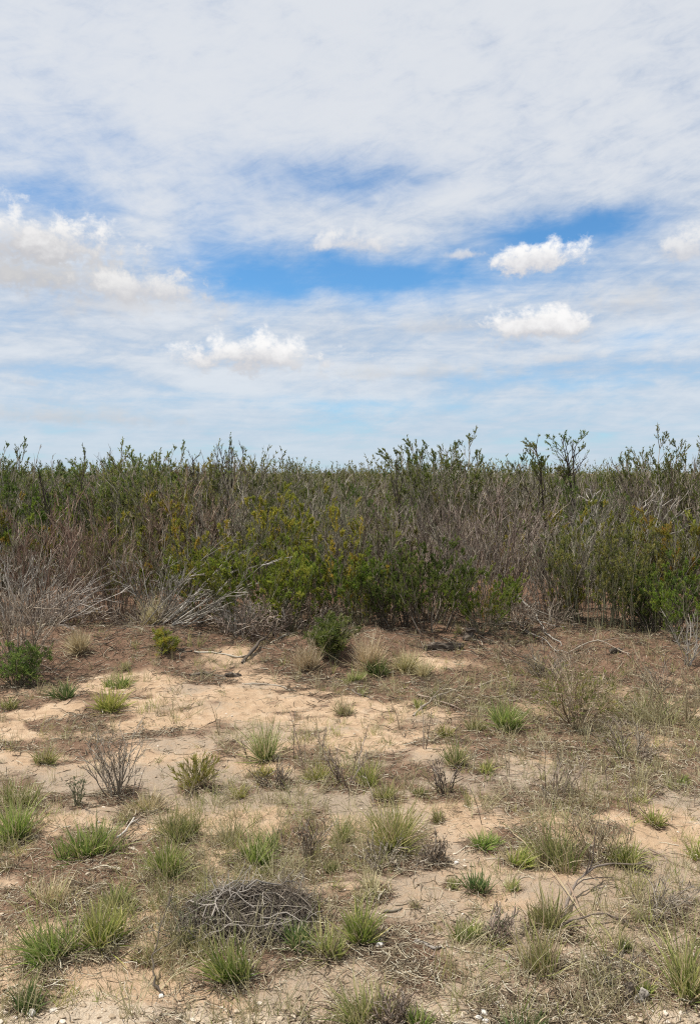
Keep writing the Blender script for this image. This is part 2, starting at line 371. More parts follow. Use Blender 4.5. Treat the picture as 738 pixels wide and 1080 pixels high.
# front of the thicket and the ones that stand out: (kind, column px, depth m, height m, label)
FRONT = [
 ('bleached', 18, 8.6, 0.80, 'bleached dead shrub with pale bare branches at the far left edge of the thicket'),
 ('red', 52, 9.1, 1.30, 'reddish brown twiggy shrub behind the bleached dead branches at the left edge'),
 ('red', 120, 9.0, 1.18, 'rust brown twiggy shrub above the fallen grey branches on the left'),
 ('fan', 42, 8.5, 0.95, 'grey dead branches fallen to the right beside the bleached shrub'),
 ('fan', 172, 8.55, 1.28, 'long pale dead branches sprawling right in front of the olive shrubs'),
 ('bleached', 168, 8.75, 0.72, 'small upright grey dead shrub behind a straw coloured tuft'),
 ('yellow', 212, 9.1, 1.12, 'yellow and orange tinged leafy shrub above the sprawling dead branches'),
 ('bright', 262, 8.75, 0.80, 'bright green bushy shrub right of the sprawling dead branches'),
 ('bright', 300, 8.8, 0.92, 'bright green leafy shrub standing over a bleached stub'),
 ('tangle', 262, 8.3, 0.45, 'low tangle of grey dead twigs at the foot of the bright green shrubs'),
 ('bleached', 252, 8.15, 0.40, 'short bleached stubs fanning up from the grey tangle'),
 ('yellow', 286, 9.5, 1.22, 'upright yellow olive shrub in the middle left of the thicket'),
 ('yellow', 352, 9.0, 1.18, 'orange tipped yellow green shrub behind the dark green clearing shrub'),
 ('bright', 372, 9.0, 0.75, 'low green shrub beside the orange tipped yellow shrub'),
 ('dark', 412, 8.8, 0.55, 'low green shrub between the straw tufts and the wide dark shrub'),
 ('dark', 455, 8.75, 0.86, 'wide dark green shrub of many upright stems at the thicket front'),
 ('bright', 512, 8.6, 0.58, 'small yellow green shrub growing over a dark stump'),
 ('tangle', 556, 8.5, 0.42, 'grey tangle of dead twigs right of the dark stump'),
 ('grey', 586, 8.9, 1.15, 'grey green slender shrub behind the tangle of dead twigs'),
 ('column', 622, 8.9, 1.10, 'olive shrub of straight upright stems left of the orange tinted one'),
 ('column', 664, 8.8, 1.08, 'orange tinted olive shrub of straight stems right of centre in the front row'),
 ('bright', 694, 9.0, 0.70, 'low green shrub beside a bare patch of litter under the thicket'),
 ('bright', 728, 8.2, 0.52, 'vivid green shrub low at the right edge of the clearing'),
 ('yellow', 730, 9.1, 1.2, 'yellow green leafy shrub behind the vivid green one at the right edge'),
 ('purple', 402, 9.4, 1.32, 'purple grey twiggy shrub above the low green shrub in the middle'),
 ('grey', 322, 9.6, 1.35, 'grey twiggy shrub between two yellow green shrubs'),
 ('purple', 520, 9.6, 1.45, 'tall purple brown twiggy shrub behind the small yellow green one'),
 ('bleached', 640, 10.0, 1.35, 'silvery bare shrub with pale leaning branches in the right thicket'),
 ('snag', 218, 11.0, 2.08, 'dark knotted snag with few leaves poking above the left skyline'),
 ('snag', 246, 11.2, 2.0, 'bare grey snag just right of the knotted one on the skyline'),
 ('snag', 68, 10.2, 1.86, 'bare forked snag with one leafy tip near the left skyline'),
 ('crown', 470, 12.0, 1.98, 'rounded green crown rising highest in the middle of the skyline'),
 ('snag', 423, 11.4, 2.0, 'thin lone sprig left of the rounded green crown'),
 ('crown', 706, 11.6, 1.92, 'broad green crown rising at the right end of the skyline'),
 ('crown', 185, 11.4, 1.8, 'green crown left of the knotted snag'),
 ('crown', 128, 11.0, 1.76, 'green crown on the left skyline right of the forked snag'),
 ('crown', 8, 10.6, 1.78, 'leafy crown cut by the left edge of the view'),
]
HK = dict(grey=1.5, purple=1.5, red=1.35, greentop=1.6, olive=1.5, bright=0.95, yellow=1.1, dark=0.85, column=1.2, bleached=0.85, tangle=0.55, fan=1.25, crown=1.75, snag=1.9)
for i, (k, px, y, h, lab) in enumerate(FRONT):
    rz = 0.25 * (i % 3) - 0.15 if k == 'fan' else None
    if y < 10: y -= 1.0 if k in ('bright', 'dark', 'column') else 0.75
    put(k, on_ground(px, y), h / HK[k] * (0.97 if y < 9.3 else 1.0), lab, 'shrubs of the thicket', rz, i)

# tree-like shrubs with a bare trunk and tufted top on the right skyline
def tufted(px, y, H, seed, label, tuft_z):
    e = thing('tall_shrub', on_ground(px, y), label, 'shrub', 'shrubs of the thicket')
    st, lf = plant(seed, H, n0=4, m1=7, m2=5, base_r=0.03, spread=0.12, up=0.2, wob=0.2, ang=0.65, r0=0.018, r1=0.007, r2=0.003, ratio=(0.2, 0.45), tmin=0.55, lmin=0.8,
                   leaf=dict(n=2600, L=0.036, W=0.010, some=0.85, z=(tuft_z, 2), soft=0.04))
    st.build('trunk', M['bark_dark'], e); lf.build('crown', M['leaf_green'], e, False)
tufted(606, 11.2, 2.16, 5, 'small tree like shrub with dark trunk and tufted top on the right skyline', 0.84)
tufted(572, 11.0, 1.92, 9, 'spiky leafed tall shrub just left of the tufted tree like shrub', 0.72)

# the rest of the thicket: every shrub its own, rows behind the front
GENERIC = dict(
 grey=('grey brown twiggy shrub deep in the thicket behind the front row', 'grey twiggy shrubs in the depth of the thicket'),
 purple=('purple brown bare twigged shrub deep in the thicket behind the front row', 'purple brown twiggy shrubs in the depth of the thicket'),
 red=('rusty red twiggy shrub in the left depth of the thicket', 'rusty twiggy shrubs in the depth of the thicket'),
 greentop=('twiggy shrub with a green leafy top deep in the thicket', 'green topped shrubs in the depth of the thicket'),
 bright=('fresh green shrub low among the grey shrubs of the thicket', 'fresh green shrubs among the grey ones of the thicket'),
 yellow=('yellow green shrub among the grey shrubs of the thicket', 'yellow green shrubs among the grey ones of the thicket'),
 tangle=('low grey tangle of dead twigs along the foot of the thicket', 'dead twig tangles along the foot of the thicket'),
 olive=('olive leafed shrub deep in the thicket behind the front row', 'olive shrubs in the depth of the thicket'))
y = 8.45
while y < 17:
    hw = 0.5 * y + 1.6; sp = 0.74 + 0.03 * (y - 9)
    x = -hw + rs.random() * sp
    while x < hw:
        u = x / y * F + IW / 2
        yy = y + rs.normal() * 0.25
        w = dict(grey=0.30, purple=0.26, red=0.0, greentop=0.2, olive=0.24)
        if u < 200 and y < 10.5: w.update(red=0.28)
        if y > 10.5: w.update(greentop=0.55, olive=0.45)
        if y < 10.8: w.update(bright=0.10, yellow=0.16)
        ks = list(w); pr = np.array([w[k] for k in ks]); pr /= pr.sum()
        k = ks[int(rs.choice(len(ks), p=pr))]
        hh = 0.95 + 0.52 * min(1, (yy - 8.2) / 3.2) + rs.normal() * 0.14
        hh += 0.34 * (float(fbm(x * 0.8, yy * 0.8, 120, 2)) - 0.5)      # clumps and hollows
        if y > 9.8: hh += float(np.interp(u, [0, 60, 150, 220, 300, 400, 440, 480, 530, 570, 610, 650, 700, 738], [.06, .0, .05, .09, -.08, -.12, .05, .08, -.2, .0, .04, -.05, .08, .1]))
        if rs.random() < 0.10:
            x += sp * 0.9; continue
        if k == 'bright': hh *= 0.88
        put(k, (x, yy, float(height(x, yy)) - 0.02), hh / HK[k], *GENERIC[k])
        x += sp * (0.75 + 0.5 * rs.random())
    y += 0.74

x = -5.6
while x < 0.2:        # dead twigs along the foot of the thicket, on the left
    yy = 7.95 + rs.normal() * 0.16
    put('tangle', (x, yy, float(height(x, yy)) - 0.02), 0.45 + 0.35 * rs.random(), *GENERIC['tangle'])
    x += 0.6 + 0.6 * rs.random()

x = 0.2
while x < 5.4:        # low green shrubs along the foot of the thicket, on the right
    yy = 8.0 + rs.normal() * 0.12
    k = ('dark', 'bright', 'column', 'yellow')[int(rs.integers(4))]
    put(k, (x, yy, float(height(x, yy)) - 0.02), (0.42 + 0.3 * rs.random()) / HK[k], 'low green shrub in the row along the right foot of the thicket', 'low green shrubs along the right foot of the thicket')
    x += 0.5 + 0.4 * rs.random()

# far thicket beyond: one uncountable mass
far_st, far_lf = MB(), MB()
for kx in range(6):
    pass
def far_mass():
    rng = np.random.default_rng(4)
    protos = []
    for v in range(6):
        st, lf = plant(900 + v, 1.5, n0=16, m1=6, m2=0, base_r=0.25, spread=0.5, up=0.25, r0=0.012, r1=0.006, ratio=(0.45, 0.4), sides=3,
                       leaf=dict(n=1300, L=0.07, W=0.022, some=0.75, z=(0.4, 2)))
        protos.append((st, lf))
    y = 17.5
    while y < 140:
        hw = 0.5 * y + 4; sp = 0.9 + 0.028 * (y - 15)
        x = -hw
        while x < hw:
            yy = y + rng.normal() * sp * 0.3
            st, lf = protos[int(rng.integers(6))]
            a = rng.random() * 6.283; c, s_ = math.cos(a), math.sin(a)
            hh = (1.5 + rng.normal() * 0.13) / 1.5
            if rng.random() < 0.05: hh *= 1.18
            w = hh * (1 + 0.018 * (y - 15))
            for src, dst, off in ((st, far_st, 0), (lf, far_lf, 0)):
                v = np.concatenate(src.v); q = np.concatenate(src.q)
                if y > 45:
                    q = q[::3]
                    used, inv = np.unique(q, return_inverse=True)
                    tn = np.concatenate(src.tint)[used]; v = v[used]; q = inv.reshape(-1, 4)
                else: tn = np.concatenate(src.tint)
                vv = np.stack([(v[:, 0] * c - v[:, 1] * s_) * w + x, (v[:, 0] * s_ + v[:, 1] * c) * w + yy, v[:, 2] * hh + float(height(x, yy))], 1)
                dst.add(vv, q, None, np.clip(tn * 0.7 + 0.3 * rng.random(), 0, 1))
            x += sp * (0.75 + 0.5 * rng.random())
        y += sp * 0.95
far_mass()
root = thing('distant_thicket', (0, 0, 0), 'dense olive and grey scrub running on to the horizon behind the thicket', 'scrub'); root['kind'] = 'stuff'
far_st.build('stems', M['bark_grey'], root)['kind'] = 'stuff'
far_lf.build('foliage', M['leaf_olive'], root, False)['kind'] = 'stuff'

# ------------------------------------------------------------------ grass tufts and weeds of the clearing
SPOTS = []          # (x, y, radius) of litter under plants
def blades(mb, rng, n, h, w, rb, tilt, bend, width, tintpow=1.0, K=5):
    az = rng.random(n) * 2 * math.pi
    rr = np.sqrt(rng.random(n))
    ln = rng.normal(size=2) * 0.16
    base = np.stack([rb * rr * np.cos(az), rb * rr * np.sin(az), np.full(n, -0.012)], 1)
    a2 = az + rng.normal(size=n) * 0.7
    tl = np.clip(tilt * (0.25 + 0.75 * rr) * (0.5 + 0.8 * rng.random(n)), 0, 1.45)
    tl = np.where(rng.random(n) < 0.10, 0.9 + 0.5 * rng.random(n), tl)
    d = np.stack([np.sin(tl) * np.cos(a2) + ln[0], np.sin(tl) * np.sin(a2) + ln[1], np.cos(tl)], 1)
    L = h * (0.35 + 0.72 * rng.random(n) ** 0.8)
    out = np.empty((n, K, 3)); out[:, 0] = base
    for k in range(1, K):
        d = unit(d - UP * (bend * (0.4 + rng.random(n)) / K)[:, None] + rng.normal(size=(n, 3)) * 0.13)
        out[:, k] = out[:, k - 1] + d * (L / (K - 1))[:, None]
    prof = np.array([0.8, 1.0, 0.9, 0.65, 0.15]) if K == 5 else np.linspace(1, 0.2, K)
    wd = np.outer(width * (0.7 + 0.6 * rng.random(n)), prof)
    mb.ribbons(out, wd, rng.random(n) ** tintpow, rng)

TYPES = dict(   # material, green blades, dry blades, tilt, bend, blade width
 green=('grass_green', 330, 60, 0.75, 0.35, 0.0036), dark=('grass_dark', 340, 50, 0.75, 0.3, 0.0038), olive=('grass_olive', 280, 80, 0.75, 0.4, 0.0033),
 lime=('grass_lime', 260, 60, 0.9, 0.45, 0.0036), dry=('grass_olive', 60, 260, 0.75, 0.5, 0.0028), straw=('grass_dry', 0, 300, 0.6, 0.35, 0.0030), wispy=('grass_olive', 190, 80, 0.6, 0.35, 0.0029))
tuft_seed = [1000]
def tuft(typ, px, py, wpx, hpx, label, dn=1.05):
    tuft_seed[0] += 1; rng = np.random.default_rng(tuft_seed[0])
    p = P(px, py); s = p[1] / F
    w, h = wpx * s * 0.92, hpx * s * 0.9
    mat, ng, nd, tilt, bend, bw = TYPES[typ]
    e = thing('grass_tuft', p, label, 'grass tuft', 'grass tufts of the clearing')
    k = min(1.6, max(0.3, (w * max(h, 0.5 * w)) / 0.035)) ** 0.7
    rb = w * 0.21
    bw *= 1.08 * min(1.5, max(1.0, p[1] / 4.0))
    # blades come in a few clumps so the outline is uneven
    nc = int(2 + rng.integers(5))
    cs = rng.normal(size=(nc, 2)) * w * 0.17; cs[0] *= 0.3
    hs = 0.5 + 0.55 * rng.random(nc); hs[0] = 1.08
    G, D = MB(), MB()
    for c, f in zip(cs, hs):
        for mb, n in ((G, ng), (D, nd)):
            n = int(n * k * dn / nc) + (1 if n else 0)
            if not n: continue
            t = MB(); hh = h * f * (1.0 if mb is G else 0.92)
            blades(t, rng, n, hh, w, rb * (0.6 if nc > 2 else 0.8), tilt * min(1.3, max(0.7, 0.55 * w / h)), bend, bw)
            for v in t.v: v[:, 0] += c[0]; v[:, 1] += c[1] * 0.8
            for v, q, tn, al in zip(t.v, t.q, t.tint, t.al): mb.add(v, q, None, tn, al)
    if nd:      # collapsed dead blades round the foot
        t = D; n = int(40 * k)
        blades(t, rng, n, h * 0.6, w, rb * 1.3, 1.5, 0.5, bw * 0.9)
    if G.n: G.build('green_blades', M[mat], e, False)
    if D.n: D.build('dry_blades', M['grass_dry'], e, False)
    if typ in ('wispy', 'straw', 'dry', 'olive') and h > 0.12:
        n = 8 if typ == 'olive' else 16
        q = MB(); blades(q, rng, n, h * 1.35, w, rb, tilt * 0.5, 0.2, bw * 0.6)
        q.build('seed_stalks', M['grass_dry'], e, False)
    SPOTS.append((p[0], p[1], w * 0.62))

def weed(px, py, wpx, hpx, label, bark='bark_grey', leafm=None, nleaf=0, n0=9, m1=6, m2=4, name='dry_weed', spread=None, cat='weed', L=0.014, W=0.005, some=0.8, z=(0.1, 2), r0=0.004, up=0.25, wob=0.3, m=1.0, lean=(0, 0)):
    tuft_seed[0] += 1
    p = P(px, py); s = p[1] / F
    w, h = wpx * s, hpx * s
    sp = spread if spread is not None else min(1.2, math.atan(w * 0.62 / h))
    st, lf = plant(tuft_seed[0], h, n0=n0, m1=m1, m2=m2, base_r=w * 0.10, spread=sp, up=up, wob=wob, ang=0.55, r0=r0, r1=r0 * 0.55, r2=r0 * 0.36, ratio=(0.45, 0.45), tmin=0.12, lean=lean,
                   leaf=dict(n=nleaf, L=L, W=W, some=some, z=z) if nleaf else None, sides=4)
    if lf is None:
        o = st.build(name, M[bark], None, True, p); tag(o, label, cat, 'weeds of the clearing')
    else:
        e = thing(name, p, label, cat, 'weeds of the clearing')
        st.build('stems', M[bark], e); lf.build('foliage', M[leafm], e, False)
    SPOTS.append((p[0], p[1], w * 0.55))

T = tuft
# --- nearest strip
T('dark', 27, 1064, 44, 44, 'dark green dense tuft with a white stone at its foot, bottom left')
T('green', 56, 1010, 72, 66, 'large olive green tuft, left one of the joined pair near the left edge')
T('green', 106, 996, 58, 58, 'green leaning tuft, right one of the joined pair near the left edge')
T('dry', 58, 952, 64, 42, 'sparse dry brownish tuft behind the joined pair of large tufts')
T('olive', 122, 955, 52, 34, 'grey green tuft beside a pale forked stick')
T('dry', 157, 1012, 34, 40, 'small upright yellowish tuft left of the dark curved twig')
T('green', 247, 1032, 66, 58, 'rounded green tuft in front of the brush pile')
T('olive', 206, 1004, 54, 36, 'sparse olive tuft at the left foot of the brush pile')
T('dark', 312, 1000, 48, 42, 'bright dark green tuft at the right foot of the brush pile')
T('olive', 346, 1006, 36, 46, 'pale olive tuft just right of the brush pile')
T('green', 379, 990, 48, 52, 'dense green tuft two tufts right of the brush pile')
T('dry', 392, 942, 38, 30, 'small yellow brown tuft above the dense green tuft')
T('wispy', 382, 1078, 66, 66, 'tall mixed olive tuft with dead brown stems at the bottom centre')
T('green', 444, 1084, 44, 34, 'low green tuft cut by the bottom edge beside the tall mixed tuft')
T('dark', 560, 1088, 52, 40, 'fresh green tuft cut by the bottom edge right of the white stones')
T('green', 491, 990, 38, 32, 'green tuft left of the twiggy grey weed')
T('wispy', 566, 1022, 62, 70, 'sparse wispy tuft under the long pale stalk')
T('olive', 576, 975, 58, 52, 'loose olive tuft behind the sparse wispy one')
T('dark', 655, 1000, 22, 20, 'tiny dark green tuft under the crossed stalks')
T('olive', 724, 1046, 66, 96, 'big bushy olive tuft cut by the right edge near the bottom')
T('green', 683, 1046, 22, 18, 'tiny green tuft at the foot of the big bushy olive one')
T('dark', 505, 938, 38, 30, 'small dark green tuft above the gravelly pale patch')
T('olive', 479, 934, 24, 16, 'tiny flat olive tuft left of the small dark green tuft')
T('olive', 541, 938, 20, 18, 'tiny grey tuft right of the small dark green tuft')
T('dry', 437, 956, 12, 12, 'single tiny yellow tuft alone on bare sand')
# --- second strip
T('green', 15, 884, 60, 52, 'thick green tuft cut by the left edge')
T('green', 89, 902, 66, 52, 'wide green tuft right of the thick one at the left edge')
T('olive', 184, 884, 50, 50, 'tall pale green tuft, rear one of a pair')
T('green', 173, 918, 56, 46, 'green tuft, front one of a pair left of centre')
T('green', 268, 912, 58, 46, 'bright green tuft behind the brush pile')
T('dark', 288, 896, 28, 30, 'small vivid green tuft touching the bright green one')
T('dry', 240, 888, 40, 42, 'dry olive tuft behind the bright green one')
T('olive', 348, 917, 22, 20, 'small olive tuft at the foot of the dead brown weed')
T('wispy', 361, 887, 28, 42, 'spindly grey green tuft right of the dead brown weed')
T('olive', 410, 896, 52, 68, 'tall olive tuft with grey dead twigs round its foot')
T('olive', 462, 867, 16, 18, 'tiny tuft on the grey bare strip')
T('green', 511, 892, 46, 30, 'low bright green tuft beside the leaning pale stalk')
T('green', 546, 912, 44, 36, 'light green tuft between the low bright one and the big olive clump')
T('wispy', 590, 910, 72, 74, 'big olive clump with many thin seed stalks, right of centre')
T('green', 664, 912, 38, 44, 'green tuft with spiky upright leaves right of the big olive clump')
T('lime', 690, 870, 26, 28, 'small yellow green tuft on bare sand near the right')
T('lime', 738, 906, 26, 30, 'yellow olive tuft cut by the right edge')
T('dry', 7, 917, 28, 16, 'tiny yellow dry tuft at the left edge')
T('dry', 134, 864, 26, 18, 'tiny dry tuft between two green tufts on the left')
# --- third strip
T('wispy', 20, 852, 58, 42, 'pale wispy tuft behind the thick green one at the left edge')
T('dry', 155, 854, 46, 34, 'dry olive tuft right of the grey twiggy weed')
T('olive', 280, 802, 30, 54, 'tall narrow olive tuft, left of the bright yellow one')
T('lime', 275, 818, 28, 20, 'low lime tuft in front of the tall narrow one')
T('lime', 253, 840, 22, 22, 'lime sprig left of the dark dead weed')
T('lime', 336, 822, 38, 30, 'bright yellow green tuft in the middle of the clearing')
T('green', 386, 826, 30, 32, 'green tuft right of the bright yellow one')
T('olive', 408, 842, 34, 30, 'pale olive tuft in front of the tall seed stalks')
T('lime', 468, 777, 26, 20, 'small yellow olive tuft left of the round one')
T('olive', 482, 808, 28, 38, 'upright olive tuft below the small yellow olive one')
T('olive', 499, 770, 24, 22, 'round olive tuft beside the upright light green sprig')
T('green', 512, 814, 16, 22, 'narrow green sprig tuft on pale sand')
T('olive', 443, 838, 18, 16, 'tiny olive tuft on the grey strip')
T('green', 441, 745, 20, 14, 'tiny green tuft beside crossed sticks')
T('dry', 363, 754, 22, 24, 'small dark dry tuft below the straw tufts')
T('olive', 656, 786, 22, 18, 'small olive tuft right of the pale bare bush')
T('green', 720, 825, 26, 17, 'small flat green tuft near the right edge')
T('dark', 70, 737, 26, 26, 'small dark green tuft left of the yellow green one')
T('lime', 117, 750, 30, 36, 'yellow green tuft with dark foot in the left clearing')
T('green', 128, 724, 30, 20, 'green tuft just behind the yellow green one')
T('olive', 8, 748, 26, 20, 'yellow olive tuft at the left edge below the green bush')
T('olive', 48, 804, 22, 26, 'small olive tuft on grey ground at the left')
# --- by the thicket
T('straw', 83, 688, 22, 34, 'small straw pale tuft on brown litter at the left')
T('straw', 98, 652, 20, 20, 'rusty straw tuft against the fallen grey branches')
T('dry', 132, 705, 20, 14, 'tiny brown tuft on brown litter')
T('straw', 160, 660, 22, 40, 'straw tuft under the sprawling pale branches')
T('straw', 327, 705, 30, 40, 'straw coloured tuft left of the dark green shrub')
T('straw', 390, 708, 28, 56, 'tall pale straw tuft right of the dark green shrub')
T('dark', 397, 712, 28, 28, 'green tuft at the foot of the tall pale straw')
T('olive', 373, 719, 24, 22, 'low dark tuft in front of the dark green shrub')
T('dry', 428, 708, 40, 34, 'sparse pale dry tuft right of the tall straw')
T('straw', 446, 714, 18, 26, 'narrow tan tuft right of the sparse pale one')
T('dry', 690, 762, 84, 60, 'broad tan dry grass clump near the right edge', 0.45)
T('dry', 640, 750, 34, 28, 'tan dry tuft between the pale bare bush and the broad clump')
T('straw', 570, 708, 26, 22, 'small tan tuft on the litter bank')

W_ = weed
W_(122, 838, 56, 76, 'grey leafless twiggy weed in the left clearing', 'bark_grey', None, 0, 16, 7, 4, spread=0.5)
W_(82, 850, 18, 40, 'thin grey green weed left of the twiggy one', 'bark_green', 'leaf_grey', 220, 6, 5, 3, spread=0.3)
W_(325, 906, 32, 60, 'dead brown upright weed right of the bright green tuft', 'bark_purple', 'leaf_rust', 160, 9, 6, 4, spread=0.4)
W_(458, 910, 36, 34, 'round grey brown dead weed on sand', 'bark_purple', 'leaf_rust', 200, 26, 6, 3, spread=0.7)
W_(522, 990, 36, 40, 'twiggy grey weed between two green tufts', 'bark_purple', 'leaf_grey', 160, 20, 6, 3, spread=0.6)
W_(405, 910, 70, 40, 'grey dead twigs spread round the foot of a tall tuft', 'bark_grey', None, 0, 22, 6, 3, spread=1.2, up=0.0)
W_(290, 828, 40, 40, 'dark dead weed in front of the tall narrow tuft', 'bark_dark', None, 0, 10, 5, 3, spread=0.9)
W_(365, 826, 60, 62, 'brown stalky weed right of the bright yellow tuft', 'bark_purple', 'leaf_rust', 60, 9, 5, 3, spread=0.6)
W_(415, 1078, 60, 44, 'brown dead weed between the two bottom centre tufts', 'bark_purple', 'leaf_rust', 220, 24, 6, 3, spread=0.9)
W_(628, 906, 70, 66, 'wispy dry weed of crossing stems behind the spiky green tuft', 'straw_stem', 'leaf_grey', 260, 16, 6, 3, spread=0.8)
W_(468, 836, 50, 56, 'dark stalky weed on the grey strip', 'bark_dark', None, 0, 9, 5, 3, spread=0.6)
W_(590, 838, 60, 50, 'dark brown stalky weed right of centre', 'bark_purple', 'leaf_grey', 90, 10, 5, 3, spread=0.8)
W_(665, 800, 60, 44, 'grey brown tangled weed below the broad tan clump', 'bark_purple', None, 0, 18, 6, 4, spread=1.1)
W_(718, 760, 50, 80, 'leafless tan bush of arching stems at the right edge', 'straw_stem', None, 0, 14, 6, 4, spread=0.9)
W_(606, 764, 110, 96, 'pale bare bush of arching stems with green leaves inside', 'straw_stem', 'leaf_olive', 3600, 26, 7, 4, spread=0.85, name='bare_bush', cat='bush', z=(0.15, 0.6), some=0.5, L=0.03, W=0.007, r0=0.0042, up=0.0)
W_(574, 715, 50, 44, 'wiry grey green bush left of the pale bare bush', 'bark_grey', 'leaf_grey', 260, 16, 6, 4, spread=0.9, name='bare_bush', cat='bush')
T('green', 533, 770, 32, 44, 'upright light green sprig tuft on sand right of the round olive tuft', 1.3)
W_(352, 695, 28, 50, 'dark green dense shrub standing out in front of the thicket', 'bark_green', 'leaf_green', 13000, 40, 8, 4, spread=0.45, name='leafy_bush', cat='bush', L=0.034, W=0.007, some=0.6, wob=0.35)
W_(175, 687, 28, 29, 'yellow green low bush at the foot of the sprawling dead branches', 'bark_green', 'leaf_yellow', 6000, 20, 7, 4, spread=0.8, name='leafy_bush', cat='bush', L=0.036, W=0.006, some=0.5, wob=0.45)
W_(18, 722, 52, 48, 'dark green bush at the left edge below bare twigs', 'bark_green', 'leaf_green', 4500, 26, 7, 4, spread=0.8, name='leafy_bush', cat='bush', L=0.028, W=0.0075)
W_(22, 712, 80, 110, 'bare brown twigs rising over the dark green bush at the left edge', 'bark_purple', None, 0, 22, 7, 4, spread=0.55, name='bare_bush', cat='bush', r0=0.006)
W_(724, 700, 40, 64, 'pale upright stalks beside the vivid green shrub', 'bark_pale', None, 0, 8, 4, 2, spread=0.3, r0=0.006)
W_(690, 735, 40, 50, 'thin grey stalks in the litter at the right', 'bark_grey', None, 0, 8, 5, 3, spread=0.6)
W_(655, 1030, 90, 40, 'low mat of broken grey twigs under the crossed stalks', 'bark_grey', None, 0, 34, 6, 3, spread=1.4, up=-0.25, name='twig_mat', cat='twigs', r0=0.0025)
W_(690, 960, 90, 50, 'grey wiry weed spread over sand at the right edge', 'bark_grey', None, 0, 22, 6, 3, spread=1.3, up=-0.1, r0=0.0025)
W_(310, 960, 70, 44, 'brown wiry dead weed on the right flank of the brush pile', 'bark_purple', None, 0, 40, 7, 4, spread=1.2, up=-0.05, r0=0.0025)
W_(200, 985, 50, 46, 'grey green wiry weed on the left flank of the brush pile', 'bark_grey', 'leaf_grey', 500, 30, 6, 4, spread=1.0, r0=0.0025)

# star shaped plant: stiff pale stems from one point
def star_plant(px, py, wpx, hpx):
    rng = np.random.default_rng(5); p = P(px, py); s = p[1] / F; w, h = wpx * s, hpx * s
    e = thing('rosette_plant', p, 'star shaped plant of stiff pale stems and lime leaves', 'plant')
    n = 22; az = rng.permutation(np.linspace(0.15, 6.43, n)) + rng.normal(size=n) * 0.15
    tl = np.linspace(0.1, 1.25, n)
    d = np.stack([np.sin(tl) * np.cos(az), np.sin(tl) * np.sin(az), np.cos(tl)], 1)
    L = np.full(n, math.hypot(w / 2, h * 0.7)) * (0.8 + 0.3 * rng.random(n))
    st = walk(np.zeros((n, 3)), d, L, 5, 0.0, 0.05, rng)
    mb = MB(); mb.tubes(st, np.outer(np.full(n, 0.005), np.linspace(1, 0.4, 5)), 4, 0.7 + 0.3 * rng.random(n), rng); mb.build('stems', M['straw_stem'], e)
    lf = MB(); k = 620; idx = rng.integers(0, n, k); q, t = at(st, idx, 0.15 + 0.85 * rng.random(k))
    lf.leaves(q, unit(t + rng.normal(size=(k, 3)) * 0.4 + UP * 0.3), h * 0.42 * (0.6 + 0.6 * rng.random(k)), np.full(k, 0.006), rng.random(k), rng)
    lf.build('leaves', M['grass_lime'], e, False)
    SPOTS.append((p[0], p[1], w * 0.4))
star_plant(208, 830, 56, 25)

# thin dry stalks standing in the bare ground: (px, py of the foot, height px, lean)
stalk_rng = np.random.default_rng(21)
STK = [(310, 800, 60, .1), (322, 815, 72, -.05), (338, 800, 50, .1), (300, 832, 40, -.2), (447, 790, 60, .05), (452, 836, 70, .08), (420, 770, 40, -.1), (497, 815, 66, 0), (536, 818, 60, .02),
       (552, 800, 46, .1), (575, 845, 70, -.06), (612, 850, 80, .1), (640, 838, 66, -.1), (663, 856, 60, .15), (700, 790, 60, -.1), (716, 830, 80, -.12), (732, 850, 46, .1), (705, 720, 44, 0),
       (668, 735, 40, .1), (640, 700, 40, -.1), (480, 790, 50, .15), (262, 800, 46, -.15), (232, 775, 40, .1), (100, 800, 36, .1), (150, 792, 50, .08), (225, 835, 50, -.1), (140, 840, 40, .2),
       (510, 870, 52, -.1), (430, 880, 60, .2), (395, 850, 60, -.12), (550, 742, 36, .1), (590, 800, 50, -.15), (623, 960, 70, .2), (545, 1010, 70, -.1), (300, 900, 44, .1)]
for (px, py, h, ln) in STK:
    p = P(px, py); s = p[1] / F
    tuft_seed[0] += 1
    st, _ = plant(tuft_seed[0], h * s, n0=1 + int(stalk_rng.integers(3)), m1=3, m2=0, base_r=0.008, spread=0.12, lean=(ln, stalk_rng.normal() * 0.1), up=0.0, wob=0.14, ang=0.5, r0=0.0032, r1=0.002, ratio=(0.25, 0.4), tmin=0.35)
    o = st.build('dry_stalk', M['straw_stem' if stalk_rng.random() < 0.45 else 'bark_purple'], None, True, p)
    tag(o, 'thin leafless dry stalk standing alone in the bare ground of the clearing', 'stalk', 'thin dry stalks in the clearing')

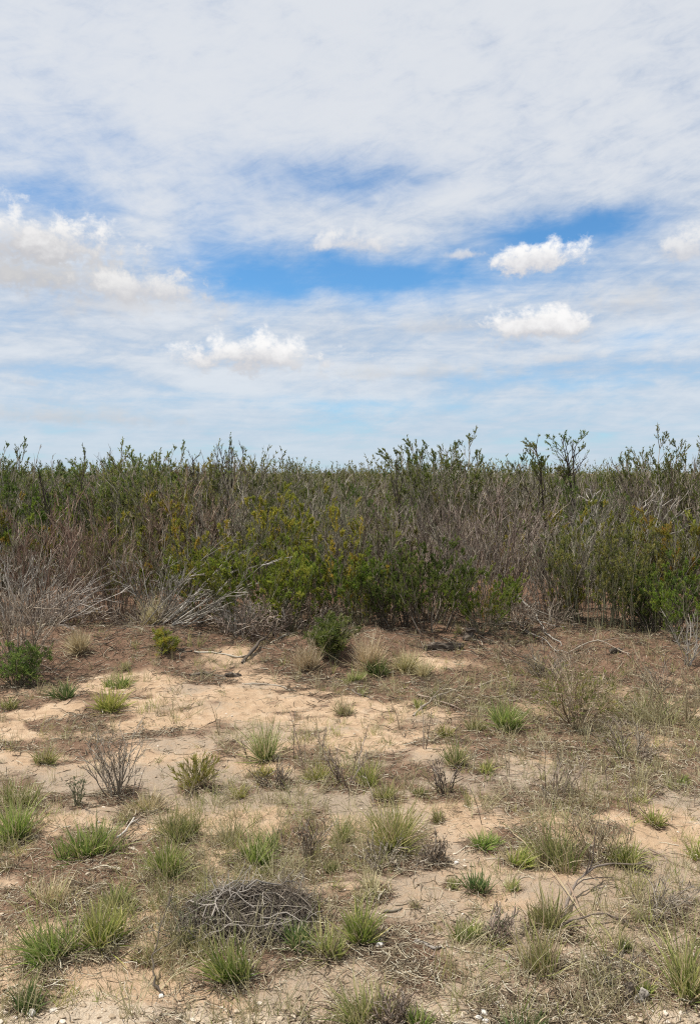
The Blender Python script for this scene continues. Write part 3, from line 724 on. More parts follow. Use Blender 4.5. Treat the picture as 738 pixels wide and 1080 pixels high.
# ------------------------------------------------------------------ brush pile
def brush_pile():
    rng = np.random.default_rng(31)
    c = P(262, 984); s = c[1] / F
    c = c + np.array([0, 0.085, 0.0]); c[2] = float(height(c[0], c[1]))
    a, b, hgt = 72 * s, 0.18, 25 * s
    e = thing('brush_pile', c, 'heap of grey twigs with pale crooked branches on top, lying among tufts', 'brush pile')
    # twigs
    def arcs(n, lo, hi, K, wob, lift):
        az = rng.random(n) * 6.283; r = np.sqrt(rng.random(n)) * 0.85
        x0 = np.stack([a * r * np.cos(az), b * r * np.sin(az)], 1)
        dr = az + math.pi / 2 * np.sign(rng.normal(size=n)) + rng.normal(size=n) * 0.9
        L = lo + (hi - lo) * rng.random(n)
        t = np.linspace(-0.5, 0.5, K)
        lev = rng.random(n) ** 0.6
        pt = np.zeros((n, K, 3))
        bow = rng.normal(size=n) * 0.3
        for k in range(K):
            xx = x0[:, 0] + np.cos(dr + bow * t[k]) * L * t[k]; yy = x0[:, 1] + np.sin(dr + bow * t[k]) * L * t[k] * 0.75
            rr = (xx / (a * 1.1)) ** 2 + (yy / (b * 1.1)) ** 2
            pt[:, k] = np.stack([xx, yy, hgt * np.clip(1.05 - rr, 0.0, 1) ** 0.6 * lev * lift * (0.5 + 1.05 * fbm(xx * 8 + 3, yy * 8, 90, 3)) + 0.006], 1)
        pt += rng.normal(size=pt.shape) * wob
        return pt
    m = MB()
    p = arcs(1100, 0.06, 0.34, 6, 0.007, 0.95)
    m.tubes(p, np.outer(0.0010 + 0.0014 * rng.random(len(p)) ** 2, np.linspace(1, 0.5, 6)), 3, rng.random(len(p)), rng)
    m.build('twigs', M['bark_dark'], e)
    m = MB()
    n = 70; az = rng.random(n) * 6.283; rr = 0.5 + 0.55 * rng.random(n)
    b0 = np.stack([a * rr * np.cos(az), b * rr * np.sin(az), hgt * 0.5 * rng.random(n)], 1)
    ends = walk(b0, np.stack([np.cos(az), np.sin(az), 0.2 + 0.9 * rng.random(n)], 1) + rng.normal(size=(n, 3)) * 0.5, 0.04 + 0.09 * rng.random(n), 4, 0, 0.25, rng)
    m.tubes(ends, np.outer(0.0010 + 0.0012 * rng.random(n), [1, 0.9, 0.75, 0.6]), 4, rng.random(n) * 0.5, rng)
    # crooked pale branches over the top with forks
    P0 = []
    for (x, y0, ang, L) in [(-0.16, -.10, 1.2, .26), (-0.13, -.12, 0.5, .30), (-0.10, -.10, 2.2, .20), (-0.05, -.14, 1.7, .22), (-.18, -.02, .1, .30), (.02, -.08, 2.6, .24), (0.05, -.12, 1.0, .2),
                            (-.02, .0, .3, .26), (-.12, .03, .9, .2), (.08, -.05, 2.9, .25), (-0.08, -.15, 0.2, .25), (.0, -.16, 2.4, .2)]:
        K = 7; q = np.zeros((K, 3)); d = ang; pos = np.array([x, y0])
        for k in range(K):
            rr = min(1, (pos[0] / (a * 1.15)) ** 2 + (pos[1] / (b * 1.2)) ** 2)
            q[k] = (pos[0], pos[1], hgt * (0.52 + 1.05 * fbm(pos[0] * 8 + 3, pos[1] * 8, 90, 3)) * (1 - rr) ** 0.55 + 0.012 + rng.normal() * 0.006)
            d += rng.normal() * 0.35; pos = pos + np.array([math.cos(d), math.sin(d) * 0.8]) * L / (K - 1)
        P0.append(q)
    P0 = np.array(P0)
    m.tubes(P0, np.outer(0.0016 + 0.0020 * rng.random(len(P0)), np.linspace(1, 0.5, 7)), 5, 0.05 + 0.6 * rng.random(len(P0)) ** 2, rng)
    L0 = np.full(len(P0), 0.24)
    p1, L1 = offshoots(P0, L0, 4, 0.25, 0.95, 0.8, 0.4, 5, 0.25, 0.35, rng)
    m.tubes(p1, np.outer(0.0014 + 0.001 * rng.random(len(p1)), np.linspace(1, 0.5, 5)), 4, 0.6 * rng.random(len(p1)), rng)
    m.build('bare_branches', M['bark_pale'], e)
    SPOTS.append((c[0], c[1], 0.34))
brush_pile()

# ------------------------------------------------------------------ fallen sticks and branches, drawn along the ground they lie on
def stick(pts, r_mm, label, bark='bark_grey', forks=2, lift=None, name='fallen_branch', cat='branch', tint=(0.3, 0.9), jit=0.008):
    tuft_seed[0] += 1; rng = np.random.default_rng(tuft_seed[0])
    q = np.array([P(px, py, 0.0) for px, py in pts])
    n = len(q); K = 4 * (n - 1) + 1; t = np.linspace(0, n - 1, K); i = np.minimum(t.astype(int), n - 2); w = (t - i)[:, None]
    pm = q[np.maximum(i - 1, 0)]; p0 = q[i]; p1 = q[i + 1]; p2 = q[np.minimum(i + 2, n - 1)]
    c = 0.5 * (2 * p0 + (p1 - pm) * w + (2 * pm - 5 * p0 + 4 * p1 - p2) * w ** 2 + (3 * p0 - pm - 3 * p1 + p2) * w ** 3)
    c[:, 2] = height(c[:, 0], c[:, 1]) + r_mm * 0.0006
    if lift is not None: c[:, 2] += np.interp(np.linspace(0, 1, K), np.linspace(0, 1, len(lift)), lift)
    L = np.linalg.norm(np.diff(c, axis=0), axis=1).sum()
    c[1:-1] += rng.normal(size=(K - 2, 3)) * L * jit * np.array([1, 1, 0.3])
    o = c[0].copy(); c = c - o
    mb = MB(); pp = c[None]
    mb.tubes(pp, np.linspace(r_mm, r_mm * 0.45, K)[None] * 0.001 * (1 + 0.25 * rng.normal(size=(1, K))).clip(0.6, 1.5), 6, [tint[0] + (tint[1] - tint[0]) * rng.random()], rng)
    if forks:
        p1, L1 = offshoots(pp, np.array([L]), forks, 0.25, 0.95, 0.6, 0.35, 5, -0.05, 0.3, rng)
        wz = p1 + o; p1[:, :, 2] = np.maximum(p1[:, :, 2], height(wz[:, :, 0], wz[:, :, 1]) - o[2] + 0.002)
        mb.tubes(p1, np.outer(np.full(len(p1), r_mm * 0.0005), np.linspace(1, 0.4, 5)), 4, tint[0] + (tint[1] - tint[0]) * rng.random(len(p1)), rng)
    ob = mb.build(name, M[bark], None, True, o); tag(ob, label, cat, 'fallen branches and sticks')
    return ob

stick([(172, 1050), (164, 1043), (163, 1025), (172, 1000), (184, 974)], 4.5, 'dark curved twig right of the small yellowish tuft', 'bark_dark', 3, (0.0, 0.01, 0.05, 0.10, 0.13))
stick([(100, 900), (112, 892), (128, 886), (142, 872)], 8, 'pale forked stick between two tufts on the left', 'bark_pale', 3, (0.01, 0.02, 0.02, 0.04))
stick([(438, 994), (448, 996), (458, 1001), (466, 999)], 7, 'short pale root lying on bare sand near the bottom', 'bark_pale', 1)
stick([(432, 1018), (440, 1014), (452, 1012), (460, 1008)], 5, 'thin brown stick on the sand below the pale root', 'bark_purple', 1)
stick([(470, 998), (490, 1004), (512, 1008), (535, 1014)], 3.5, 'long thin grey stick trailing to the wispy tuft', 'bark_grey', 2)
stick([(405, 962), (414, 962), (424, 958)], 6, 'short grey stick right of the dense green tuft', 'bark_grey', 1)
stick([(592, 972), (600, 950), (622, 932), (655, 925), (690, 922)], 6, 'dark arching branch over the sand at the right', 'bark_dark', 4, (0.0, 0.03, 0.06, 0.05, 0.01))
stick([(586, 982), (606, 978), (640, 974), (668, 982)], 5, 'dark low branch in front of the arching one', 'bark_dark', 3, (0.0, 0.03, 0.03, 0.0))
stick([(530, 868), (560, 905), (600, 955), (640, 1005)], 2.8, 'very long straight pale stalk leaning across the right clearing', 'straw_stem', 0, (0.0, 0.03, 0.04, 0.0), tint=(0.5, 0.8), jit=0.0012)
stick([(628, 1004), (655, 978), (680, 955), (692, 930)], 2.0, 'pale stalk crossing the very long one', 'straw_stem', 1, (0.0, 0.03, 0.03, 0.0), tint=(0.4, 0.7), jit=0.002)
stick([(598, 945), (608, 958), (618, 972)], 5, 'short dark red stick beside the wispy tuft', 'bark_red', 0, (0.05, 0.02, 0.0))
stick([(683, 900), (705, 908), (738, 920)], 4, 'brown stick on sand running off the right edge', 'bark_purple', 2, (0.02, 0.0, 0.0))
stick([(600, 862), (620, 868), (650, 874)], 4, 'thin dark stick behind the big olive clump', 'bark_dark', 2, (0.03, 0.02, 0.0))
stick([(436, 756), (448, 748), (462, 738), (478, 730)], 8, 'grey stick, lower one of the crossed pair by the litter bank', 'bark_grey', 2, (0.0, 0.03, 0.03, 0.0))
stick([(440, 733), (452, 740), (470, 745), (490, 750)], 7, 'brown stick, upper one of the crossed pair by the litter bank', 'bark_purple', 2, (0.0, 0.03, 0.02, 0.0))
stick([(366, 727), (378, 733), (392, 738)], 8, 'dark short stick below the low dark tuft', 'bark_dark', 1)
stick([(258, 722), (280, 722), (300, 726), (312, 730)], 8, 'long grey stick on sand left of centre', 'bark_grey', 2)
stick([(200, 713), (222, 712), (240, 714), (252, 713)], 12, 'dark brown weathered stick on the litter patch', 'bark_dark', 2)
stick([(255, 700), (270, 685), (285, 672), (300, 662)], 14, 'dark branch lying towards the low grey tangle', 'bark_dark', 3, (0.0, 0.03, 0.05, 0.05))
stick([(285, 680), (298, 672), (312, 668)], 12, 'short grey branch beside the dark one at the tangle', 'bark_grey', 1)
stick([(205, 688), (230, 690), (255, 693), (268, 690)], 11, 'grey branch half buried in litter left of the tangle', 'bark_grey', 3)
stick([(298, 655), (304, 640), (318, 625)], 15, 'white broken stub leaning under the bright green shrub', 'bark_pale', 2, (0.0, 0.08, 0.12), tint=(0.9, 1))
stick([(545, 640), (560, 655), (575, 672), (592, 682)], 12, 'pale branch sloping down through the right tangle', 'bark_pale', 3, (0.12, 0.1, 0.05, 0.0))
stick([(552, 668), (570, 676), (590, 690)], 9, 'pale thin branch at the foot of the right tangle', 'bark_pale', 2, (0.03, 0.03, 0.0))
stick([(40, 668), (75, 655), (105, 640)], 12, 'grey fallen limb at the foot of the left thicket', 'bark_grey', 3, (0.0, 0.05, 0.12))
stick([(14, 690), (40, 700), (62, 712)], 9, 'brown stick on litter right of the bush at the left edge', 'bark_purple', 2)
stick([(505, 725), (530, 716), (552, 712)], 8, 'thin brown stick on the litter bank', 'bark_purple', 2)
stick([(598, 690), (630, 683), (664, 690)], 9, 'brown branch bowed over the litter bank at the right', 'bark_purple', 3, (0.0, 0.06, 0.0))

# ------------------------------------------------------------------ logs, stumps, stones
def lump(rng, n_u, n_v, shape, rough):
    """closed irregular solid; shape(u, v) -> point"""
    pass

def log_piece(px, py, L, r, rz, tilt, label, bark, name, cat, seed):
    rng = np.random.default_rng(seed)
    K, Sd = 14, 12
    p = P(px, py)
    e = []
    for k in range(K):
        t = k / (K - 1); ring = []
        rad = r * (1 + 0.25 * math.sin(k * 1.3 + seed)) * (1 - 0.25 * t)
        if k in (0, K - 1): rad *= 0.25
        for j in range(Sd):
            a = j * 2 * math.pi / Sd
            q = rad * (1 + 0.22 * math.sin(3 * a + k * 0.3) + 0.12 * rng.normal())
            tt = min(max(t, 0.04), 0.96) + (0.03 * rng.normal() if 0 < k < K - 1 else 0)
            ring.append((L * (tt - 0.5), q * math.cos(a) + r * 0.5 * math.sin(t * 4 + seed), q * math.sin(a) + r * 0.6 + 0.25 * r * math.sin(t * 5)))
        e.append(ring)
    v = np.array(e).reshape(-1, 3)
    idx = np.arange(K * Sd).reshape(K, Sd); nx = np.roll(idx, -1, 1)
    Q = np.stack([idx[:-1], nx[:-1], nx[1:], idx[1:]], -1).reshape(-1, 4)
    mb = MB(); mb.add(v, Q, [[int(idx[0, 0]), int(idx[0, j + 1]), int(idx[0, j])] for j in range(1, Sd - 1)] + [[int(idx[-1, 0]), int(idx[-1, j]), int(idx[-1, j + 1])] for j in range(1, Sd - 1)], rng.random(len(v)) * 0.9)
    o = mb.build(name, M[bark], None, False, p); o.rotation_euler = (0, -tilt, rz)
    tag(o, label, cat)
log_piece(468, 684, 0.40, 0.035, 0.1, 0.05, 'dark weathered log left of the dark stump', 'bark_dark', 'log', 'log', 3)
log_piece(499, 674, 0.22, 0.055, 0.4, 1.5, 'dark twisted stump under the small yellow green shrub', 'bark_dark', 'tree_stump', 'stump', 5)
log_piece(246, 714, 0.15, 0.022, 0.3, 0.0, 'dark chip of wood on the litter patch', 'bark_dark', 'wood_chip', 'wood', 8)
log_piece(665, 1052, 0.09, 0.014, 0.5, 1.2, 'dark broken stub standing by the bushy olive tuft', 'bark_dark', 'wood_stub', 'stub', 11)
log_piece(676, 1056, 0.08, 0.013, 0.2, 1.0, 'pale broken stub right of the dark stub', 'bark_pale', 'wood_stub', 'stub', 12)
log_piece(332, 998, 0.11, 0.011, 0.05, 0.02, 'short pale stick end beside the pale olive tuft', 'bark_pale', 'wood_chip', 'wood', 14)
log_piece(650, 688, 0.16, 0.024, 0.2, 0.0, 'dark clod of wood on the litter bank at the right', 'bark_dark', 'wood_chip', 'wood', 16)

import bmesh
def ico(sub):
    bm = bmesh.new(); bmesh.ops.create_icosphere(bm, subdivisions=sub, radius=1.0)
    v = np.array([x.co[:] for x in bm.verts]); bm.verts.index_update()
    f = np.array([[x.index for x in q.verts] for q in bm.faces]); bm.free(); return v, f
ICO1, ICO2 = ico(1), ico(3)
def stone(px, py, wpx, label, seed, mat='pale_stone'):
    rng = np.random.default_rng(seed); p = P(px, py); s = p[1] / F; r = wpx * s / 2
    v, f = ICO2; k = rng.normal(size=(9, 3)); k = unit(k)
    d = np.ones(len(v))
    for n in k: d = np.minimum(d, (0.72 + 0.2 * rng.random()) / np.maximum(v @ n, 0.05))
    vv = v * d[:, None] * np.array([1, 0.8, 0.65]) * r * (1 + 0.05 * rng.normal(size=(len(v), 1)) * 0.3)
    mb = MB(); mb.add(vv, None, f, 0.5 + 0.5 * rng.random())
    o = mb.build('stone', M[mat], None, False, p + np.array([0, 0, r * 0.35])); o.rotation_euler = (0, 0, rng.random() * 6)
    tag(o, label, 'stone', 'pale stones')
stone(34, 1070, 11, 'white stone at the foot of the dark green tuft', 1)
stone(510, 1070, 10, 'pale stone, rear one of the three near the bottom', 2)
stone(505, 1075, 9, 'pale stone, left one of the three near the bottom', 3)
stone(512, 1079, 9, 'pale stone, front one of the three near the bottom', 4)
stone(400, 998, 9, 'pale grey stone beside the dense green tuft', 5)
stone(481, 911, 6, 'small white stone right of the round dead weed', 6)
stone(524, 1059, 6, 'small pale stone right of the three stones', 7)
stone(529, 1063, 7, 'pale stone farthest right of those near the bottom', 8)
stone(170, 1052, 7, 'pale pebble where the dark curved twig ends', 9)
stone(267, 1030, 6, 'white pebble in the shade of the rounded green tuft', 10)

# ------------------------------------------------------------------ ground: one sheet to the horizon
def lines(lo, hi, step, far, grow):
    a = list(np.arange(lo, hi + 1e-6, step)); s = step; x = a[-1]
    while x < far: s *= grow; x += s; a.append(x)
    s = step; x = a[0]; b = []
    while x > -far: s *= grow; x -= s; b.append(x)
    return np.array(b[::-1] + a)
gx = lines(-3.4, 3.4, 0.02, 6000, 1.14); gy = lines(1.7, 9.6, 0.02, 6000, 1.14)
GX, GY = np.meshgrid(gx, gy)
GZ = height(GX, GY)
gz_v = np.stack([GX.ravel(), GY.ravel(), GZ.ravel()], 1)

def cover(x, y):
    """plant litter, grey crust and gravel over the sand: 0..1 each"""
    n1 = fbm(x * 1.1, y * 1.6, 40, 4); n2 = fbm(x * 4, y * 5, 41, 4); n3 = fbm(x * 2.2, y * 3.2, 42, 3)
    edge = sstep(5.1, 6.9, y + (n1 - 0.5) * 5.0)
    lit = edge * (0.62 + 0.6 * n2)
    lit = np.maximum(lit, sstep(0.44, 0.60, n1 * 0.5 + n2 * 0.5) * 0.72)
    right = sstep(0.7, 1.9, x + (n1 - .5) * 2.5) * sstep(4.0, 5.0, y)
    lit = np.maximum(lit, right * sstep(0.3, 0.55, n2) * 0.85)
    for (sx, sy, r) in SPOTS:
        m = (np.abs(x - sx) < r * 2) & (np.abs(y - sy) < r * 2)
        if m.any():
            d = np.hypot(x[m] - sx, (y[m] - sy) * 1.15) / r + (n2[m] - 0.5) * 1.1
            lit[m] = np.maximum(lit[m], (1 - sstep(0.45, 1.25, d)) * 0.85)
    crust = sstep(3.75, 4.0, y + (n3 - .5) * 0.5) * (1 - sstep(4.25, 4.75, y + (n3 - .5) * 0.7)) * (0.55 + 0.5 * n2)
    crust = np.maximum(crust, sstep(0.55, 0.7, fbm(x * 0.9 + 9, y * 1.2, 47, 3)) * 0.6)
    grav = (1 - sstep(2.28, 2.5, y + (n3 - 0.5) * 0.35))
    return np.clip(lit, 0, 1), np.clip(crust, 0, 1), np.clip(grav, 0, 1)
lit, cru, gra = cover(gz_v[:, 0].copy(), gz_v[:, 1].copy())
ny, nx_ = GX.shape
idx = np.arange(ny * nx_).reshape(ny, nx_)
Q = np.stack([idx[:-1, :-1], idx[:-1, 1:], idx[1:, 1:], idx[1:, :-1]], -1).reshape(-1, 4)

def ground_mat():
    m, nt = nodes_of('ground'); N = nt.nodes; L = nt.links
    tc = N.new('ShaderNodeTexCoord')
    def noise(scale, detail=6, rough=0.6, dist=0.0, stretch=None):
        n = N.new('ShaderNodeTexNoise'); n.inputs['Scale'].default_value = scale; n.inputs['Detail'].default_value = detail
        n.inputs['Roughness'].default_value = rough; n.inputs['Distortion'].default_value = dist
        L.new(tc.outputs['Object'], n.inputs['Vector'])
        return n.outputs['Fac']
    def attr(nm):
        a = N.new('ShaderNodeAttribute'); a.attribute_name = nm; return a.outputs['Fac']
    def mix(f, a, b, bt='MIX'):
        x = N.new('ShaderNodeMix'); x.data_type = 'RGBA'; x.blend_type = bt
        for s_, v in ((x.inputs['Factor'], f), (x.inputs['A'], a), (x.inputs['B'], b)):
            if hasattr(v, 'is_linked'): L.new(v, s_)
            elif isinstance(v, tuple): s_.default_value = (*v, 1)
            else: s_.default_value = v
        return x.outputs['Result']
    def math_(op, a, b, clamp=False):
        x = N.new('ShaderNodeMath'); x.operation = op; x.use_clamp = clamp
        for s_, v in ((x.inputs[0], a), (x.inputs[1], b)):
            if hasattr(v, 'is_linked'): L.new(v, s_)
            else: s_.default_value = v
        return x.outputs[0]
    def rng_(v, a, b, c=0.0, d=1.0):
        x = N.new('ShaderNodeMapRange'); L.new(v, x.inputs['Value'])
        for i, q in zip(('From Min', 'From Max', 'To Min', 'To Max'), (a, b, c, d)): x.inputs[i].default_value = q
        return x.outputs[0]
    fine = noise(90, 5, 0.7); mid = noise(14, 6, 0.65); big = noise(2.2, 5, 0.6, 0.6); grit = noise(320, 3, 0.7)
    sand = ramp(nt, mid, [(0.3, (0.32, 0.22, 0.145)), (0.45, (0.45, 0.32, 0.21)), (0.58, (0.51, 0.38, 0.26)), (0.72, (0.60, 0.47, 0.34))])
    sand = mix(rng_(big, 0.4, 0.65), sand, mix(0.6, sand, (0.40, 0.28, 0.175)))
    crust = ramp(nt, fine, [(0.3, (0.27, 0.21, 0.155)), (0.7, (0.38, 0.31, 0.235))])
    duff = ramp(nt, fine, [(0.3, (0.055, 0.034, 0.024)), (0.47, (0.135, 0.08, 0.053)), (0.62, (0.22, 0.135, 0.09)), (0.78, (0.34, 0.24, 0.155))])
    grav = ramp(nt, fine, [(0.3, (0.36, 0.28, 0.2)), (0.7, (0.56, 0.47, 0.36))])
    def mask(a, lo, hi):
        return rng_(math_('ADD', a, rng_math(fine, mid)), lo, hi)
    def rng_math(f, g):
        return math_('ADD', math_('MULTIPLY', math_('SUBTRACT', f, 0.5), 0.9), math_('MULTIPLY', math_('SUBTRACT', g, 0.5), 0.9))
    c = mix(mask(attr('crust'), 0.25, 0.75), sand, crust)
    c = mix(mask(attr('gravelly'), 0.3, 0.8), c, grav)
    c = mix(math_('MULTIPLY', mask(attr('duff'), 0.2, 0.72), 0.95), c, duff)
    speck = rng_(grit, 0.3, 0.7, 0.6, 1.32)
    cv = N.new('ShaderNodeCombineColor')
    for i in range(3): L.new(speck, cv.inputs[i])
    c = mix(1.0, c, cv.outputs[0], 'MULTIPLY')
    p = N.new('ShaderNodeBsdfPrincipled'); p.inputs['Roughness'].default_value = 0.95; p.inputs['Specular IOR Level'].default_value = 0.1
    L.new(c, p.inputs['Base Color'])
    h = math_('ADD', math_('MULTIPLY', mid, 1.0), math_('ADD', math_('MULTIPLY', fine, 0.45), math_('MULTIPLY', grit, 0.15)))
    bp = N.new('ShaderNodeBump'); bp.inputs['Strength'].default_value = 0.8; bp.inputs['Distance'].default_value = 0.02
    L.new(h, bp.inputs['Height']); L.new(bp.outputs[0], p.inputs['Normal'])
    out = N.new('ShaderNodeOutputMaterial'); L.new(p.outputs[0], out.inputs[0])
    return m
gmb = MB(); gmb.add(gz_v, Q)
ground = gmb.build('ground', ground_mat(), None, True)
for nm, ar in (('duff', lit), ('crust', cru), ('gravelly', gra)):
    a = ground.data.attributes.new(nm, 'FLOAT', 'POINT'); a.data.foreach_set('value', ar.astype(np.float32))
tag(ground, None, None, None, 'structure')

# ------------------------------------------------------------------ loose stuff on the ground: gravel, twig litter, dry grass sprigs
def scatter(n, rng, y0, y1, dens):
    """n points with density dens(x, y), even over what the view covers"""
    out = []
    got = 0
    while got < n:
        m = n * 3
        y = 1.0 / (1.0 / y0 + (1.0 / y1 - 1.0 / y0) * rng.random(m)) if y1 > y0 * 2 else y0 + (y1 - y0) * rng.random(m)
        x = (rng.random(m) - 0.5) * 2 * (0.5 * y + 0.5)
        k = rng.random(m) < dens(x, y)
        out.append(np.stack([x[k], y[k]], 1)); got += int(k.sum())
    return np.concatenate(out)[:n]

rng = np.random.default_rng(50)
def gravel():
    def dens(x, y):
        n = fbm(x * 2.2, y * 2.6, 60, 3)
        return np.clip(0.06 + 0.9 * (1 - sstep(2.26, 2.5, y)) + 0.5 * sstep(0.5, 0.7, n) * (1 - sstep(2.8, 4.5, y)) + 0.12 * sstep(0.6, 0.7, n), 0, 1)
    p = scatter(9500, rng, 1.9, 7.5, dens)
    n = len(p); v, f = ICO1
    r = 0.0022 + 0.0065 * rng.random(n) ** 3.2
    r = r * np.where(p[:, 1] < 2.45, 1.2, 0.9)
    V = v[None] * (1 + 0.32 * rng.normal(size=(n, len(v), 1)).clip(-1, 1)) * r[:, None, None]
    a = rng.random(n) * 6.283; c, s_ = np.cos(a)[:, None], np.sin(a)[:, None]
    st = 1 + 0.5 * rng.random(n)[:, None]
    X = V[:, :, 0] * st; Y = V[:, :, 1]
    W = np.stack([X * c - Y * s_ + p[:, :1], X * s_ + Y * c + p[:, 1:], V[:, :, 2] * 0.65 + height(p[:, 0], p[:, 1])[:, None] + r[:, None] * 0.3], 2)
    mb = MB(); mb.add(W.reshape(-1, 3), None, (f[None] + (np.arange(n) * len(v))[:, None, None]).reshape(-1, 3), np.repeat(rng.random(n) ** 0.8, len(v)))
    o = mb.build('gravel', M['gravel'], None, False)
    tag(o, 'pale gravel and pebbles strewn over the near sand', 'gravel', None, 'stuff')
gravel()

def twig_litter():
    def dens(x, y):
        l, c, g = cover(x.copy(), y.copy())
        return np.clip(0.06 + 0.85 * l ** 1.5, 0, 1) * (0.6 + 0.4 * sstep(3, 6, y)) * (0.4 + 0.6 * sstep(0.4, 0.6, fbm(x * 3, y * 3, 71, 3)))
    p = scatter(85000, rng, 1.9, 9.0, dens)
    n = len(p); L = (0.02 + 0.09 * rng.random(n) ** 2.2) * (1 + 0.12 * (p[:, 1] - 3).clip(0, 6))
    a = rng.random(n) * 6.283
    K = 4; t = np.linspace(-.5, .5, K); bow = rng.normal(size=n) * 0.5
    pt = np.zeros((n, K, 3))
    for k in range(K):
        pt[:, k, 0] = p[:, 0] + np.cos(a + bow * t[k]) * L * t[k]; pt[:, k, 1] = p[:, 1] + np.sin(a + bow * t[k]) * L * t[k]
    rad = 0.0008 + 0.0016 * rng.random(n) ** 2
    rad = rad * (1 + 0.10 * (p[:, 1] - 3).clip(0, 6))
    pt[:, :, 2] = height(pt[:, :, 0], pt[:, :, 1]) + rad[:, None] + (rng.random(n) ** 3 * 0.02)[:, None] + rng.normal(size=(n, K)) * 0.002
    mb = MB(); mb.tubes(pt, np.outer(rad, np.linspace(1, 0.6, K)), 3, rng.random(n) ** (1 + 1.6 * sstep(4.5, 6.5, p[:, 1])), rng)
    o = mb.build('twig_litter', M['litter'], None, True)
    tag(o, 'fallen straw, leaves and broken twigs littering the sand', 'litter', None, 'stuff')
twig_litter()

def debris():
    n = 1500
    y = 6.9 + 1.3 * rng.random(n) ** 0.8; x = (rng.random(n) - 0.5) * 11
    k = fbm(x * 1.2, y * 1.5, 95, 3) > 0.47
    x, y = x[k], y[k]; n = len(x)
    a = rng.normal(size=n) * 0.7 + np.where(rng.random(n) < 0.5, 0, math.pi); L = 0.08 + 0.4 * rng.random(n) ** 2.5
    b0 = np.stack([x, y, height(x, y) + 0.006], 1)
    pt = walk(b0, np.stack([np.cos(a), np.sin(a), 0.02 + 0.12 * rng.random(n)], 1), L, 6, -0.05, 0.3, rng)
    pt[:, :, 2] = np.maximum(pt[:, :, 2], height(pt[:, :, 0], pt[:, :, 1]) + 0.003)
    mb = MB(); mb.tubes(pt, np.outer(0.0022 + 0.005 * rng.random(n) ** 3, np.linspace(1, 0.45, 6)), 4, rng.random(n) ** 1.4, rng)
    o = mb.build('twig_debris', M['bark_dark'], None, True)
    tag(o, 'dark broken twigs piled on the brown soil along the foot of the thicket', 'twigs', None, 'stuff')
debris()

def sprigs(count, mat, label):
    """thin dry and green grass blades between the tufts"""
    def dens(x, y):
        n = fbm(x * 1.7 + 5, y * 2.0, 81, 3)
        return np.clip(sstep(0.42, 0.62, n) * 0.8 + 0.05 + 0.7 * sstep(0.4, 1.5, x) * sstep(3.6, 4.6, y), 0, 1) * (0.3 + 0.7 * sstep(2.5, 3.0, y))
    p = scatter(count, rng, 2.3, 8.0, dens)
    mb = MB()
    n = len(p); per = 9
    q = np.repeat(p, per, axis=0) + rng.normal(size=(n * per, 2)) * 0.012
    N_ = len(q); az = rng.random(N_) * 6.283; tl = 0.9 * rng.random(N_)
    d = np.stack([np.sin(tl) * np.cos(az), np.sin(tl) * np.sin(az), np.cos(tl)], 1)
    L = (np.repeat(0.03 + 0.17 * rng.random(n) ** 3, per)) * (0.5 + 0.6 * rng.random(N_))
    b = np.stack([q[:, 0], q[:, 1], height(q[:, 0], q[:, 1]) - 0.004], 1)
    pt = walk(b, d, L, 4, -0.3, 0.15, rng)
    mb.ribbons(pt, np.outer(np.full(N_, 0.0022) * (1 + 0.1 * (q[:, 1] - 3).clip(0, 6)), [1, 0.9, 0.7, 0.2]), np.repeat(rng.random(n), per) * 0.8 + 0.2 * rng.random(N_), rng)
    o = mb.build('sparse_grass', M[mat], None, False)
    tag(o, label, 'grass', None, 'stuff')
sprigs(4400, 'grass_dry', 'thin dry grass blades sprouting all over the sand between tufts')
sprigs(1100, 'grass_olive', 'short green grass sprouts scattered over the sand between tufts')

# ------------------------------------------------------------------ sun
SUN_EL, SUN_AZ = R(64), R(-88)         # azimuth from +Y (ahead) towards +X: from the left
sd = Vector((math.cos(SUN_EL) * math.sin(SUN_AZ), math.cos(SUN_EL) * math.cos(SUN_AZ), math.sin(SUN_EL)))
sun = bpy.data.lights.new('sun', 'SUN'); sun.energy = 4.9; sun.angle = R(0.6); sun.color = (1.0, 0.945, 0.86)
so = bpy.data.objects.new('sun', sun); so.rotation_euler = sd.to_track_quat('Z', 'Y').to_euler(); so.location = (0, 0, 30); COL.objects.link(so)

# ------------------------------------------------------------------ sky with clouds
W = bpy.data.worlds.new('World'); S.world = W; W.use_nodes = True
nt = W.node_tree; nt.nodes.clear()
class E:
    """a socket or number one can calculate with"""
    def __init__(s, v): s.v = v
    @staticmethod
    def op(o, *a, clamp=False):
        n = nt.nodes.new('ShaderNodeMath'); n.operation = o; n.use_clamp = clamp
        for i, x in enumerate(a):
            x = x.v if isinstance(x, E) else x
            if hasattr(x, 'is_linked'): nt.links.new(x, n.inputs[i])
            else: n.inputs[i].default_value = float(x)
        return E(n.outputs[0])
    def __add__(s, o): return E.op('ADD', s, o)
    __radd__ = __add__
    def __sub__(s, o): return E.op('SUBTRACT', s, o)
    def __rsub__(s, o): return E.op('SUBTRACT', o, s)
    def __mul__(s, o): return E.op('MULTIPLY', s, o)
    __rmul__ = __mul__
    def __truediv__(s, o): return E.op('DIVIDE', s, o)
def smooth(a, b, x):
    n = nt.nodes.new('ShaderNodeMapRange'); n.interpolation_type = 'SMOOTHSTEP'
    nt.links.new(x.v, n.inputs['Value']); n.inputs['From Min'].default_value = a; n.inputs['From Max'].default_value = b
    return E(n.outputs[0])
def vec(x, y, z):
    n = nt.nodes.new('ShaderNodeCombineXYZ')
    for i, q in enumerate((x, y, z)):
        q = q.v if isinstance(q, E) else q
        if hasattr(q, 'is_linked'): nt.links.new(q, n.inputs[i])
        else: n.inputs[i].default_value = q
    return n.outputs[0]
